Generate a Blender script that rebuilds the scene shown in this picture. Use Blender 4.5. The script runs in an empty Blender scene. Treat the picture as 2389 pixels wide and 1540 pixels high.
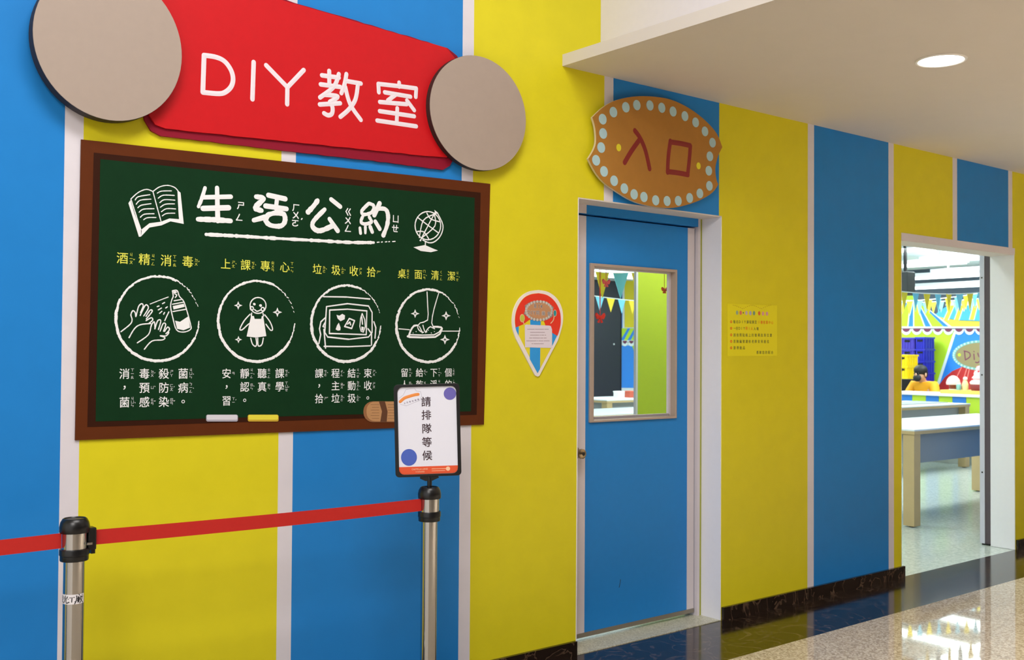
import bpy, bmesh, math, random
from mathutils import Vector
random.seed(7)
SC = bpy.context.scene
COL = SC.collection
# ------------------------------------------------------------------ camera
F = 2444.1; CX, CY = 1194.5, 770.0
CAM = Vector((-1.0535, -3.7587, 1.4729))
YAW, PIT, ROL = 0.67913, 0.019175, 0.006341
fw = Vector((math.sin(YAW)*math.cos(PIT), math.cos(YAW)*math.cos(PIT), math.sin(PIT)))
r0 = Vector((math.cos(YAW), -math.sin(YAW), 0)); u0 = r0.cross(fw)
rt = r0*math.cos(ROL) + u0*math.sin(ROL); up = u0*math.cos(ROL) - r0*math.sin(ROL)
cd = bpy.data.cameras.new('camera'); cam = bpy.data.objects.new('camera', cd); COL.objects.link(cam)
cd.sensor_width = 36.0; cd.lens = F/2389*36.0; cd.clip_end = 100
from mathutils import Matrix
cam.matrix_world = Matrix(((rt.x, up.x, -fw.x, CAM.x), (rt.y, up.y, -fw.y, CAM.y), (rt.z, up.z, -fw.z, CAM.z), (0, 0, 0, 1)))
cd.dof.use_dof = True; cd.dof.focus_distance = 4.3; cd.dof.aperture_fstop = 5.6
SC.camera = cam
# ------------------------------------------------------------------ world, exposure, large lights
w = bpy.data.worlds.new('hall_ambient'); SC.world = w; w.use_nodes = True
w.node_tree.nodes['Background'].inputs[0].default_value = (1.0, 0.985, 0.97, 1)
w.node_tree.nodes['Background'].inputs[1].default_value = 1.2
SC.view_settings.view_transform = 'Standard'; SC.view_settings.look = 'None'
SC.view_settings.exposure = 0.0; SC.view_settings.gamma = 1.0; SC.view_settings.use_curve_mapping = False

def area(name, loc, target, sx, sy, power, col=(1, 1, 1)):
    l = bpy.data.lights.new(name, 'AREA'); l.shape = 'RECTANGLE'; l.size = sx; l.size_y = sy; l.energy = power; l.color = col
    o = bpy.data.objects.new(name, l); COL.objects.link(o); o.location = loc
    d = Vector(target)-Vector(loc); o.rotation_euler = d.to_track_quat('-Z', 'Y').to_euler()
    return o
# high hall ceiling lamps, over the open part of the hall left of the soffit
area('hall_lamp_over_signs', (0.1, -2.6, 4.9), (0.1, -2.0, 0), 2.4, 1.2, 130, (1, .97, .95))
area('hall_lamp_far_side', (-3.2, -5.2, 4.9), (-3.0, -4.0, 0), 2.4, 2.4, 260, (1, .97, .95))
# classroom ceiling light rows; last is an added lamp to brighten the lime partition
for (x, y) in ((5.2, 3.2), (8.2, 3.0), (11.2, 3.2), (13.4, 6.0), (9.0, 6.4), (13.6, 3.4), (4.6, .62)):
    area('classroom_light_and_fill', (x, y, 2.72), (x, y, 0), 1.9, 0.8 if y > 1 else .3, 90 if y > 1 else 30, (.90, 1.0, 1.0))

# ------------------------------------------------------------------ helpers
def ray(px, py):
    return rt*((px-CX)/F) + up*((CY-py)/F) + fw
def on_y(px, py, y=0.0):
    d = ray(px, py); return CAM + d*((y-CAM.y)/d.y)
def on_x(px, py, x):
    d = ray(px, py); return CAM + d*((x-CAM.x)/d.x)
def on_z(px, py, z):
    d = ray(px, py); return CAM + d*((z-CAM.z)/d.z)
def at_d(px, py, dep):
    return CAM + ray(px, py)*dep
def depth(p):
    return (Vector(p)-CAM).dot(fw)

def lin(c):
    c /= 255.0
    return c/12.92 if c <= 0.04045 else ((c+0.055)/1.055)**2.4
def rgb(r, g, b):
    return (lin(r), lin(g), lin(b), 1)
MATS = {}
def mat(name, col, rough=0.55, metal=0.0, spec=0.5, var=0.0, vscale=30, bump=0.0, bscale=200, coat=0.0):
    if name in MATS: return MATS[name]
    m = bpy.data.materials.new(name); m.use_nodes = True
    nt = m.node_tree; b = nt.nodes['Principled BSDF']
    c = rgb(*col)
    b.inputs['Base Color'].default_value = c
    b.inputs['Roughness'].default_value = rough; b.inputs['Metallic'].default_value = metal
    b.inputs['Specular IOR Level'].default_value = spec
    if coat: b.inputs['Coat Weight'].default_value = coat; b.inputs['Coat Roughness'].default_value = .08
    if var or bump:
        tc = nt.nodes.new('ShaderNodeNewGeometry')
    if var:
        n = nt.nodes.new('ShaderNodeTexNoise'); n.inputs['Scale'].default_value = vscale; n.inputs['Detail'].default_value = 4
        nt.links.new(tc.outputs['Position'], n.inputs['Vector'])
        mx = nt.nodes.new('ShaderNodeMix'); mx.data_type = 'RGBA'
        mx.inputs[6].default_value = tuple(x*(1-var) for x in c[:3])+(1,)
        mx.inputs[7].default_value = tuple(min(1, x*(1+var)) for x in c[:3])+(1,)
        nt.links.new(n.outputs['Fac'], mx.inputs[0]); nt.links.new(mx.outputs[2], b.inputs['Base Color'])
    if bump:
        n2 = nt.nodes.new('ShaderNodeTexNoise'); n2.inputs['Scale'].default_value = bscale
        nt.links.new(tc.outputs['Position'], n2.inputs['Vector'])
        bp = nt.nodes.new('ShaderNodeBump'); bp.inputs['Strength'].default_value = bump; bp.inputs['Distance'].default_value = .002
        nt.links.new(n2.outputs['Fac'], bp.inputs['Height']); nt.links.new(bp.outputs['Normal'], b.inputs['Normal'])
    MATS[name] = m
    return m
def emis(name, col, s):
    if name in MATS: return MATS[name]
    m = bpy.data.materials.new(name); m.use_nodes = True
    nt = m.node_tree; nt.nodes.remove(nt.nodes['Principled BSDF'])
    e = nt.nodes.new('ShaderNodeEmission'); e.inputs[0].default_value = rgb(*col); e.inputs[1].default_value = s
    nt.links.new(e.outputs[0], nt.nodes['Material Output'].inputs[0]); MATS[name] = m
    return m
def film(name, gloss=0.08, tint=(1, 1, 1), rough=0.02):
    if name in MATS: return MATS[name]
    m = bpy.data.materials.new(name); m.use_nodes = True
    nt = m.node_tree; nt.nodes.remove(nt.nodes['Principled BSDF'])
    t = nt.nodes.new('ShaderNodeBsdfTransparent'); t.inputs[0].default_value = (*tint, 1)
    g = nt.nodes.new('ShaderNodeBsdfGlossy'); g.inputs['Roughness'].default_value = rough
    mx = nt.nodes.new('ShaderNodeMixShader'); mx.inputs[0].default_value = gloss
    nt.links.new(t.outputs[0], mx.inputs[1]); nt.links.new(g.outputs[0], mx.inputs[2])
    nt.links.new(mx.outputs[0], nt.nodes['Material Output'].inputs[0]); MATS[name] = m
    return m

WALLT = lambda y0: (lambda u, v, n: (u, y0-n, v))          # on the front wall: u = x, v = z, n out of the wall
class MB:
    def __init__(s, T=None): s.V = []; s.F = []; s.T = T or (lambda a, b, c: (a, b, c))
    def v(s, a, b, c): s.V.append(Vector(s.T(a, b, c))); return len(s.V)-1
    def box(s, a0, a1, b0, b1, c0, c1):
        i = [s.v(a, b, c) for c in (c0, c1) for b in (b0, b1) for a in (a0, a1)]
        s.F += [(i[0], i[1], i[3], i[2]), (i[4], i[6], i[7], i[5]), (i[0], i[4], i[5], i[1]), (i[2], i[3], i[7], i[6]), (i[0], i[2], i[6], i[4]), (i[1], i[5], i[7], i[3])]
        return s
    def poly(s, P, n0=0.0, n1=0.002):
        k = len(P); a = [s.v(p[0], p[1], n0) for p in P]; b = [s.v(p[0], p[1], n1) for p in P]
        s.F.append(tuple(b)); s.F.append(tuple(reversed(a)))
        for i in range(k): j = (i+1) % k; s.F.append((a[i], a[j], b[j], b[i]))
        return s
    def ring(s, P, Q, n0, n1):       # frame between outlines P (outer) and Q (inner), same count
        k = len(P); A = [s.v(*p[:2], n0) for p in P]; B = [s.v(*p[:2], n1) for p in P]; C = [s.v(*p[:2], n0) for p in Q]; D = [s.v(*p[:2], n1) for p in Q]
        for i in range(k):
            j = (i+1) % k
            s.F += [(A[i], A[j], B[j], B[i]), (B[i], B[j], D[j], D[i]), (D[i], D[j], C[j], C[i]), (C[i], C[j], A[j], A[i])]
        return s
    def disc(s, cu, cv, ru, rv, n0=0, n1=.002, k=28):
        return s.poly([(cu+ru*math.cos(t*2*math.pi/k), cv+rv*math.sin(t*2*math.pi/k)) for t in range(k)], n0, n1)
    def seg(s, p, q, w0, w1, n0, h):
        dx, dy = q[0]-p[0], q[1]-p[1]; L = math.hypot(dx, dy)
        if L < 1e-7: return s
        a = math.atan2(dy, dx); K = 6
        cp = s.v(p[0], p[1], n0+h); cq = s.v(q[0], q[1], n0+h)
        P = [s.v(p[0]+w0*math.cos(a+math.pi/2+math.pi*i/K), p[1]+w0*math.sin(a+math.pi/2+math.pi*i/K), n0) for i in range(K+1)]
        Q = [s.v(q[0]+w1*math.cos(a-math.pi/2+math.pi*i/K), q[1]+w1*math.sin(a-math.pi/2+math.pi*i/K), n0) for i in range(K+1)]
        for i in range(K): s.F.append((cp, P[i], P[i+1])); s.F.append((cq, Q[i], Q[i+1]))
        s.F.append((cp, P[K], Q[0], cq)); s.F.append((cq, Q[K], P[0], cp))
        return s
    def stroke(s, pts, w, n0=0.001, h=0.0006, jit=0.0):
        for p, q in zip(pts[:-1], pts[1:]):
            s.seg(p, q, w*.5*(1+random.uniform(-jit, jit)), w*.5*(1+random.uniform(-jit, jit)), n0, h)
        return s
    def lathe(s, c, prof, k=32):      # prof: (radius, z), world axes, closed by axis points where radius 0
        rows = []
        for (r, z) in prof:
            if r < 1e-6: rows.append([s.v(c[0], c[1], c[2]+z)])
            else: rows.append([s.v(c[0]+r*math.cos(2*math.pi*i/k), c[1]+r*math.sin(2*math.pi*i/k), c[2]+z) for i in range(k)])
        for A, B in zip(rows[:-1], rows[1:]):
            for i in range(k):
                j = (i+1) % k
                if len(A) == 1 and len(B) == 1: continue
                if len(A) == 1: s.F.append((A[0], B[i], B[j]))
                elif len(B) == 1: s.F.append((A[i], A[j], B[0]))
                else: s.F.append((A[i], A[j], B[j], B[i]))
        return s
    def tube(s, pts, r, k=8):
        rows = []
        pts = [Vector(p) for p in pts]
        for i, p in enumerate(pts):
            d = (pts[min(i+1, len(pts)-1)]-pts[max(i-1, 0)]).normalized()
            a = d.cross(Vector((0, 0, 1)))
            if a.length < 1e-3: a = d.cross(Vector((1, 0, 0)))
            a.normalize(); b = d.cross(a)
            rr = r[i] if isinstance(r, (list, tuple)) else r
            rows.append([s.v(*(p+a*rr*math.cos(2*math.pi*t/k)+b*rr*math.sin(2*math.pi*t/k))) for t in range(k)])
        for A, B in zip(rows[:-1], rows[1:]):
            for i in range(k): j = (i+1) % k; s.F.append((A[i], A[j], B[j], B[i]))
        s.F.append(tuple(rows[0])); s.F.append(tuple(rows[-1]))
        return s
    def ell(s, c, r, k=16, m=10):
        return s.lathe2(c, r, k, m)
    def lathe2(s, c, r, k, m):
        rows = []
        for j in range(m+1):
            t = math.pi*j/m
            if j in (0, m): rows.append([s.v(c[0], c[1], c[2]-r[2]*math.cos(t))])
            else: rows.append([s.v(c[0]+r[0]*math.sin(t)*math.cos(2*math.pi*i/k), c[1]+r[1]*math.sin(t)*math.sin(2*math.pi*i/k), c[2]-r[2]*math.cos(t)) for i in range(k)])
        for A, B in zip(rows[:-1], rows[1:]):
            for i in range(k):
                j = (i+1) % k
                if len(A) == 1: s.F.append((A[0], B[i], B[j]))
                elif len(B) == 1: s.F.append((A[i], A[j], B[0]))
                else: s.F.append((A[i], A[j], B[j], B[i]))
        return s

ORI = {}
def obj(name, mb, m, parent=None, smooth=False, bevel=0.0):
    me = bpy.data.meshes.new(name)
    lo = Vector((min(v.x for v in mb.V), min(v.y for v in mb.V), min(v.z for v in mb.V)))
    hi = Vector((max(v.x for v in mb.V), max(v.y for v in mb.V), max(v.z for v in mb.V)))
    org = Vector(((lo.x+hi.x)/2, (lo.y+hi.y)/2, lo.z))
    me.from_pydata([v-org for v in mb.V], [], mb.F)
    bm = bmesh.new(); bm.from_mesh(me); bmesh.ops.recalc_face_normals(bm, faces=bm.faces); bm.to_mesh(me); bm.free()
    me.materials.append(m)
    if smooth:
        for p in me.polygons: p.use_smooth = True
        me.set_sharp_from_angle(angle=math.radians(38))
    o = bpy.data.objects.new(name, me); COL.objects.link(o)
    ORI[o] = org
    if parent: o.parent = parent; o.location = org-ORI[parent]
    else: o.location = org
    if bevel:
        b = o.modifiers.new('bevel', 'BEVEL'); b.width = bevel; b.segments = 2; b.limit_method = 'ANGLE'
    return o
def tag(o, label, cat, group=None):
    o['label'] = label; o['category'] = cat
    if group: o['group'] = group
    return o
def thing(name, loc, label, cat, group=None):
    o = bpy.data.objects.new(name, None); COL.objects.link(o); o.location = loc; o.empty_display_size = .1
    ORI[o] = Vector(loc)
    return tag(o, label, cat, group)
def struct(o): o['kind'] = 'structure'; return o
def sthing(name, loc):
    o = bpy.data.objects.new(name, None); COL.objects.link(o); o.location = loc; o.empty_display_size = .1
    ORI[o] = Vector(loc); return struct(o)
def inst(o, parent, loc):
    c = o.copy(); COL.objects.link(c); c.parent = parent; c.location = Vector(loc)-ORI[parent] if parent else loc
    ORI[c] = Vector(loc); return c
def copy_tree(root, loc):
    c = root.copy(); COL.objects.link(c); c.location = loc; ORI[c] = Vector(loc)
    for ch in list(root.children):
        d = ch.copy(); COL.objects.link(d); d.parent = c
        for g in list(ch.children):
            e = g.copy(); COL.objects.link(e); e.parent = d
    return c
def smooth_pts(P, sub=5):
    if len(P) < 3: return P
    out = []
    for i in range(len(P)-1):
        a = P[max(i-1, 0)]; b = P[i]; c = P[i+1]; d = P[min(i+2, len(P)-1)]
        for t in range(sub):
            t /= sub
            out.append(tuple(.5*((2*b[k])+(-a[k]+c[k])*t+(2*a[k]-5*b[k]+4*c[k]-d[k])*t*t+(-a[k]+3*b[k]-3*c[k]+d[k])*t**3) for k in (0, 1)))
    out.append(tuple(P[-1][:2])); return out
# glyph cache from the built-in font
GL = {}
def glyph(ch, off=0.0):
    key = (ch, off)
    if key not in GL:
        c = bpy.data.curves.new('g', 'FONT'); c.body = ch; c.size = 1; c.resolution_u = 3; c.offset = off
        o = bpy.data.objects.new('g', c); COL.objects.link(o)
        me = bpy.data.meshes.new_from_object(o.evaluated_get(bpy.context.evaluated_depsgraph_get()))
        GL[key] = ([(v.co.x, v.co.y) for v in me.vertices], [tuple(p.vertices) for p in me.polygons])
        bpy.data.objects.remove(o); bpy.data.curves.remove(c); bpy.data.meshes.remove(me)
    return GL[key]
def put(mb, ch, cu, cv, su, sv, n=0.002, off=0.0, fit=False, rot=0.0):
    if off > 0:
        for k, (dx, dy) in enumerate(((-.7, -.7), (.7, -.7), (.7, .7), (-.7, .7))):
            put(mb, ch, cu+dx*off*su, cv+dy*off*sv, su, sv, n+k*.00004*(1 if su < .5 else 1), 0.0, fit, rot)
        return
    V, Fc = glyph(ch, 0.0)
    if not V: return
    if fit:
        x0 = min(v[0] for v in V); x1 = max(v[0] for v in V); y0 = min(v[1] for v in V); y1 = max(v[1] for v in V)
        ox, oy = (x0+x1)/2, (y0+y1)/2
    else: ox, oy = .5, .38
    b = len(mb.V); cr, sr = math.cos(rot), math.sin(rot)
    for x, y in V:
        X = (x-ox)*su; Y = (y-oy)*sv
        mb.v(cu+X*cr-Y*sr, cv+X*sr+Y*cr, n)
    mb.F += [tuple(b+i for i in f) for f in Fc]

# ------------------------------------------------------------------ shared materials
YEL = (218, 207, 34); BLU = (34, 128, 204); WHT = (219, 214, 221)
M_white = mat('white_paint', WHT, .5, var=.03)
M_soff = mat('soffit_white', (212, 204, 196), .75, var=.02, vscale=8)
M_blue = mat('blue_vinyl', BLU, .4, spec=.22, var=.04); M_yel = mat('yellow_vinyl', YEL, .38, var=.04)
M_black = mat('black_plastic', (14, 14, 16), .32); M_dark = mat('dark_brown_edge', (46, 34, 32), .6)
M_chrome = mat('chrome', (186, 184, 182), .08, metal=1.0)
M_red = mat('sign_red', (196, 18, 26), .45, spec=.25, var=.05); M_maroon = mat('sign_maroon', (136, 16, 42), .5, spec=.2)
M_chalk = mat('chalk_white', (238, 238, 240), .8); M_chalky = mat('chalk_yellow', (226, 226, 84), .8)
M_dark_marble = None

def stripe_mat():
    m = bpy.data.materials.new('striped_wallpaper'); m.use_nodes = True
    nt = m.node_tree; b = nt.nodes['Principled BSDF']; b.inputs['Roughness'].default_value = .4; b.inputs['Specular IOR Level'].default_value = .22
    g = nt.nodes.new('ShaderNodeNewGeometry'); sx = nt.nodes.new('ShaderNodeSeparateXYZ'); nt.links.new(g.outputs['Position'], sx.inputs[0])
    mr = nt.nodes.new('ShaderNodeMapRange'); X0, X1 = -6.0, 10.0
    mr.inputs[1].default_value = X0; mr.inputs[2].default_value = X1; nt.links.new(sx.outputs[0], mr.inputs[0])
    cr = nt.nodes.new('ShaderNodeValToRGB'); cr.color_ramp.interpolation = 'CONSTANT'
    cen = [-5.05*.85, -4*.85, -3*.85, -2*.85, -.98*.85, .0268*.85, .9775*.85, 1.979*.85, 2.983*.85, 4.006*.85, 5.021*.85, 6.027*.85, 7.01*.85, 7.972*.85, 9*.85]
    hw = .0285; cols = [BLU, YEL]; el = cr.color_ramp.elements
    el[0].position = 0; el[0].color = rgb(*YEL); first = True; k = 0
    for i, c in enumerate(cen):
        p = (c-hw-X0)/(X1-X0); q = (c+hw-X0)/(X1-X0)
        if first: e = el[1]; e.position = p; first = False
        else: e = el.new(p)
        e.color = rgb(*WHT)
        e = el.new(q); e.color = rgb(*cols[i % 2 if True else 0])
    nt.links.new(mr.outputs[0], cr.inputs[0])
    # fine mottling of the printed vinyl and faint vertical seams
    n = nt.nodes.new('ShaderNodeTexNoise'); n.inputs['Scale'].default_value = 9; n.inputs['Detail'].default_value = 5
    nt.links.new(g.outputs['Position'], n.inputs['Vector'])
    r2 = nt.nodes.new('ShaderNodeMapRange'); r2.inputs[3].default_value = .93; r2.inputs[4].default_value = 1.05; nt.links.new(n.outputs['Fac'], r2.inputs[0])
    mx = nt.nodes.new('ShaderNodeVectorMath'); mx.operation = 'SCALE'
    nt.links.new(cr.outputs[0], mx.inputs[0]); nt.links.new(r2.outputs[0], mx.inputs['Scale']); nt.links.new(mx.outputs[0], b.inputs['Base Color'])
    return m
# colour right of each white strip: strip index 5 (n = 0) is followed by yellow, index 6 by blue ...
YEL_, BLU_ = YEL, BLU
M_stripe = stripe_mat()

def marble(name, base, vein, rough, scale=6, amount=.08):
    m = bpy.data.materials.new(name); m.use_nodes = True
    nt = m.node_tree; b = nt.nodes['Principled BSDF']; b.inputs['Roughness'].default_value = rough
    g = nt.nodes.new('ShaderNodeNewGeometry')
    n = nt.nodes.new('ShaderNodeTexNoise'); n.inputs['Scale'].default_value = scale; n.inputs['Detail'].default_value = 8; n.inputs['Distortion'].default_value = 1.4
    nt.links.new(g.outputs['Position'], n.inputs['Vector'])
    cr = nt.nodes.new('ShaderNodeValToRGB'); e = cr.color_ramp.elements
    e[0].position = .3; e[0].color = rgb(*base); e[1].position = .5-amount/2; e[1].color = rgb(*[c*1.35 for c in base])
    for p, c in ((.5, vein), (.5+amount/6, base), (.62, [c*1.25 for c in base])):
        x = e.new(p); x.color = rgb(*c)
    nt.links.new(n.outputs['Fac'], cr.inputs[0]); nt.links.new(cr.outputs[0], b.inputs['Base Color'])
    return m
M_dark_marble = marble('dark_marble', (26, 18, 14), (92, 72, 58), .12, 5, .05)
def terrazzo(name, base, c1, c2, rough, scale):
    m = bpy.data.materials.new(name); m.use_nodes = True
    nt = m.node_tree; b = nt.nodes['Principled BSDF']; b.inputs['Roughness'].default_value = rough; b.inputs['Specular IOR Level'].default_value = .35
    g = nt.nodes.new('ShaderNodeNewGeometry')
    v = nt.nodes.new('ShaderNodeTexVoronoi'); v.inputs['Scale'].default_value = scale
    nt.links.new(g.outputs['Position'], v.inputs['Vector'])
    sp = nt.nodes.new('ShaderNodeSeparateColor'); nt.links.new(v.outputs['Color'], sp.inputs[0])
    cr = nt.nodes.new('ShaderNodeValToRGB'); e = cr.color_ramp.elements
    e[0].position = 0; e[0].color = rgb(*c1); e[1].position = 1; e[1].color = rgb(*c2); x = e.new(.45); x.color = rgb(*base)
    nt.links.new(sp.outputs[0], cr.inputs[0]); nt.links.new(cr.outputs[0], b.inputs['Base Color'])
    return m
M_terr = terrazzo('beige_terrazzo', (186, 172, 152), (150, 136, 118), (214, 202, 184), .032, 110)

# ------------------------------------------------------------------ the setting
OL, OR, OT = 2.388, 3.462, 2.219          # door opening
PL, PR = 5.277, 6.845                      # classroom opening
TH = .185; ZC = 2.842; HTOP = 5.3
def wallbox(name, x0, x1, z0, z1, m=None):
    return obj(name, MB().box(x0, x1, 0, TH, z0, z1), m or M_stripe)
W0 = sthing('wall_front', (0, TH/2, 0))
for nm, a in (('wall_panel', (-6, OL, 0, HTOP)), ('wall_panel', (OL, OR, OT, HTOP)), ('wall_panel', (OR, PL, 0, HTOP)), ('wall_panel', (PL, PR, OT, HTOP)), ('wall_panel', (PR, 10, 0, HTOP))):
    obj(nm, MB().box(a[0], a[1], 0, TH, a[2], a[3]), M_stripe, W0)
# white painted reveals of the two openings (thin plaster lining)
def lining(name, x0, x1, y1, sill=True):
    L = sthing(name, ((x0+x1)/2, y1/2, 0)); lw = mat('jamb_white', (240, 240, 246), .5, var=.02)
    t = .006
    obj('jamb_lining', MB().box(x0, x0+t, .0005, y1, 0, OT-t), lw, L)
    obj('jamb_lining', MB().box(x1-t, x1, .0005, y1, 0, OT-t), lw, L)
    obj('head_lining', MB().box(x0, x1, .0005, y1, OT-t, OT), M_soff, L)
    return L
lining('trim_1', OL, OR, .137); L2 = lining('trim_2', PL, PR, TH)
# white picture-frame edge above the classroom opening
obj('head_edge', MB().box(PL, PR+.0, -.003, 0, OT-.004, OT+.045), M_white, L2)
# soffit over the right half, with a bulkhead above it
struct(obj('ceiling_soffit', MB().box(2.282, 12, -7.5, -.0, ZC, ZC+.056), M_soff))
struct(obj('wall_bulkhead', MB().box(2.535, 11.9, -7.2, -.0005, ZC+.056, HTOP), M_white))
# hall floor: beige terrazzo with a dark marble border along the wall
struct(obj('floor', MB().box(-8, 12, -9, -.497, -.1, 0), M_terr))
struct(obj('floor_border', MB().box(-8, 12, -.497, 0, -.1, .0), M_dark_marble))
B1 = sthing('baseboard_front', (2, -.01, 0))
for x0, x1 in ((-6, OL-.004), (OR+.004, PL+.018), (PR+.01, 10)):
    n = max(1, round((x1-x0)/1.2))
    for i in range(n):
        a = x0+(x1-x0)*i/n; b = x0+(x1-x0)*(i+1)/n-.0015
        obj('skirting_slab', MB().box(a, b, -.018, -.0005, .0, .073), M_dark_marble, B1)
# unseen hall side behind the viewer, made tall and dark for the chrome reflections
struct(obj('wall_back', MB().box(-5.5, 12, -9.2, -9, 0, 5.3), mat('hall_far_wall', (84, 72, 64), .7, var=.1, vscale=2)))
struct(obj('wall_right_added', MB().box(12, 12.1, -9, 0, 0, ZC), mat('added_side_wall', (190, 182, 172), .7)))  # unseen wall added to keep open light off the chrome's right side
struct(obj('ceiling_hall', MB().box(-8, 2.5, -9, 0, HTOP, HTOP+.1), mat('hall_ceiling', (205, 200, 196), .8)))
# door sill
M_sill = terrazzo('pale_sill', (186, 184, 160), (160, 158, 138), (205, 204, 186), .3, 160)
struct(obj('floor_door_sill', MB().box(OL, OR, 0.0, TH+.2, -.05, .004), M_sill))
# classroom shell
XE, YB, XL, ZR = 15.2, 9.2, 1.6, 2.86
M_cfl = terrazzo('classroom_floor', (190, 200, 192), (178, 190, 182), (204, 212, 206), .16, 60)
struct(obj('floor_classroom', MB().box(XL, XE, .0005, YB, -.1, -.002), M_cfl))
struct(obj('ceiling_classroom', MB().box(XL, XE, TH, YB, ZR, ZR+.1), mat('classroom_ceiling', (226, 234, 232), .8)))
M_slate = mat('slate_grey_wall', (78, 90, 104), .7, var=.06)
struct(obj('wall_classroom_end', MB().box(XE, XE+.1, TH, YB, 0, ZR), M_slate))
struct(obj('wall_classroom_back', MB().box(XL, XE, YB, YB+.1, 0, ZR), mat('classroom_back_white', (215, 222, 224), .7)))
struct(obj('wall_classroom_left', MB().box(XL-.1, XL, TH, YB, 0, ZR), M_white))
M_lime = mat('lime_paint', (186, 204, 40), .5, var=.04)
# lime partition board just inside, seen through the door's window
pa = on_y(1487.5, 800, 1.2).x
part = sthing('wall_partition', (pa+.6, 1.22, 0))
obj('board', MB().box(pa, pa+1.15, 1.2, 1.215, 0, ZR), M_lime, part)
obj('white_edge', MB().box(pa-.018, pa, 1.197, 1.218, 0, ZR), M_white, part)

# ------------------------------------------------------------------ blue door with window
YD = .16
door = sthing('door_1', ((OL+OR)/2, YD, 0))
FR = .036
fm = mat('door_frame_white', (212, 204, 208), .5)
frm = sthing('trim_3', ((OL+OR)/2, .15, 0))
DT = on_y(1480, 517, YD).z
lx0, lx1 = OL+.05, on_y(1618.5, 1000, YD).x
obj('frame_jamb', MB().box(OL+.006, lx0-.004, .137, .23, .004, OT-.006), fm, frm)
obj('frame_jamb', MB().box(lx1+.007, OR-.006-.012, .137, .23, .004, OT-.006), fm, frm)
obj('frame_seal', MB().box(OR-.018, OR-.006, .139, .23, .004, OT-.006), mat('yellow_green_edge', (176, 180, 70), .6), frm)
obj('frame_head', MB().box(lx0-.004, lx1+.007, .137, .23, DT+.008, OT-.006), M_blue, frm)
hw0, hw1 = on_y(1365, 520, .137).x, on_y(1619, 520, .137).x
obj('frame_stripe', MB().box(lx0-.004, on_y(1368, 490, .137).x, .1355, .137, DT+.008, OT-.006), fm, frm)
gapm = mat('gap_shade_black', (8, 8, 9), .9)  # black strips stand in for the shade in the gap round the leaf
obj('gap_shade_strip', MB().box(lx1, lx1+.007, .2, .225, .004, DT+.008), gapm, frm)
obj('gap_shade_strip', MB().box(lx0, lx1, .2, .225, DT, DT+.008), gapm, frm)
# leaf with window hole
wx0, wx1 = on_y(1381, 800, YD).x, on_y(1573.5, 800, YD).x
wz0, wz1 = on_y(1480, 977, YD).z, on_y(1480, 627, YD).z
def framed(x0, x1, z0, z1, a0, a1, b0, b1, y0, y1):
    T = lambda u, v, n: (u, n, v)
    return MB(T).ring([(x0, z0), (x1, z0), (x1, z1), (x0, z1)], [(a0, b0), (a1, b0), (a1, b1), (a0, b1)], y0, y1)
ZB = .022
leaf = obj('leaf', framed(lx0, lx1, ZB, DT, wx0, wx1, wz0, wz1, YD, YD+.04), M_blue, door)
sxa = on_y(1365, 1000, YD).x; sxb = on_y(1603, 1000, YD).x
obj('white_stripe', MB().box(lx0, sxa, YD-.0015, YD, ZB, DT), fm, door)
obj('white_stripe', MB().box(sxb, lx1, YD-.0015, YD, ZB, DT), fm, door)
obj('kick_strip', MB().box(lx0, lx1, YD-.006, YD, ZB, ZB+.022), mat('strip_alu', (150, 142, 130), .4, metal=.7), door)
ofx0, ofx1 = on_y(1377.5, 800, YD-.012).x, on_y(1580, 800, YD-.012).x
ofz0, ofz1 = on_y(1480, 981, YD-.012).z, on_y(1480, 621.5, YD-.012).z
wf = obj('window_frame', framed(ofx0, ofx1, ofz0, ofz1, wx0+.006, wx1-.004, wz0+.004, wz1-.004, YD-.012, YD+.052), mat('taupe_moulding', (170, 152, 138), .5), door, bevel=.003)
obj('glass_pane', MB().box(wx0+.004, wx1-.002, YD+.018, YD+.024, wz0+.002, wz1-.002), film('window_glass', .03), door)
obj('glazing_bead', framed(wx0+.006, wx1-.004, wz0+.004, wz1-.004, wx0+.02, wx1-.02, wz0+.018, wz1-.012, YD+.024, YD+.04), fm, door)
kp = on_y(1356, 1059, YD-.05)
T = lambda u, v, n: (kp.x+u, YD-n, kp.z+v)
def lathe_n(mb_T, prof, k=24):
    mb = MB(mb_T); rows = []
    for (r, n) in prof:
        rows.append([mb.v(r*math.cos(2*math.pi*i/k), r*math.sin(2*math.pi*i/k), n) for i in range(k)])
    for A, B in zip(rows[:-1], rows[1:]):
        for i in range(k): j = (i+1) % k; mb.F.append((A[i], A[j], B[j], B[i]))
    mb.F.append(tuple(rows[0])); mb.F.append(tuple(rows[-1])); return mb
M_brass = mat('aged_steel', (176, 158, 128), .22, metal=1.0)
knob = obj('door_knob', lathe_n(T, [(.008, .006), (.011, .03), (.012, .034), (.022, .038), (.025, .05), (.024, .062), (.016, .067)]), M_brass, door, smooth=True)
obj('rose', lathe_n(T, [(.034, 0), (.034, .004), (.028, .009), (.012, .011)]), M_brass, knob, smooth=True)
obj('keyhole', lathe_n(T, [(.009, .066), (.009, .0685)]), M_black, knob)
sc_ = on_y(1446, 1361, YD)
obj('scuff_mark', MB(WALLT(YD)).stroke([(sc_.x-.004, sc_.z-.02), (sc_.x+.002, sc_.z), (sc_.x+.005, sc_.z+.018)], .005, .0, .0004), mat('scuff_dark', (20, 60, 96), .6), door)

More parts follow.
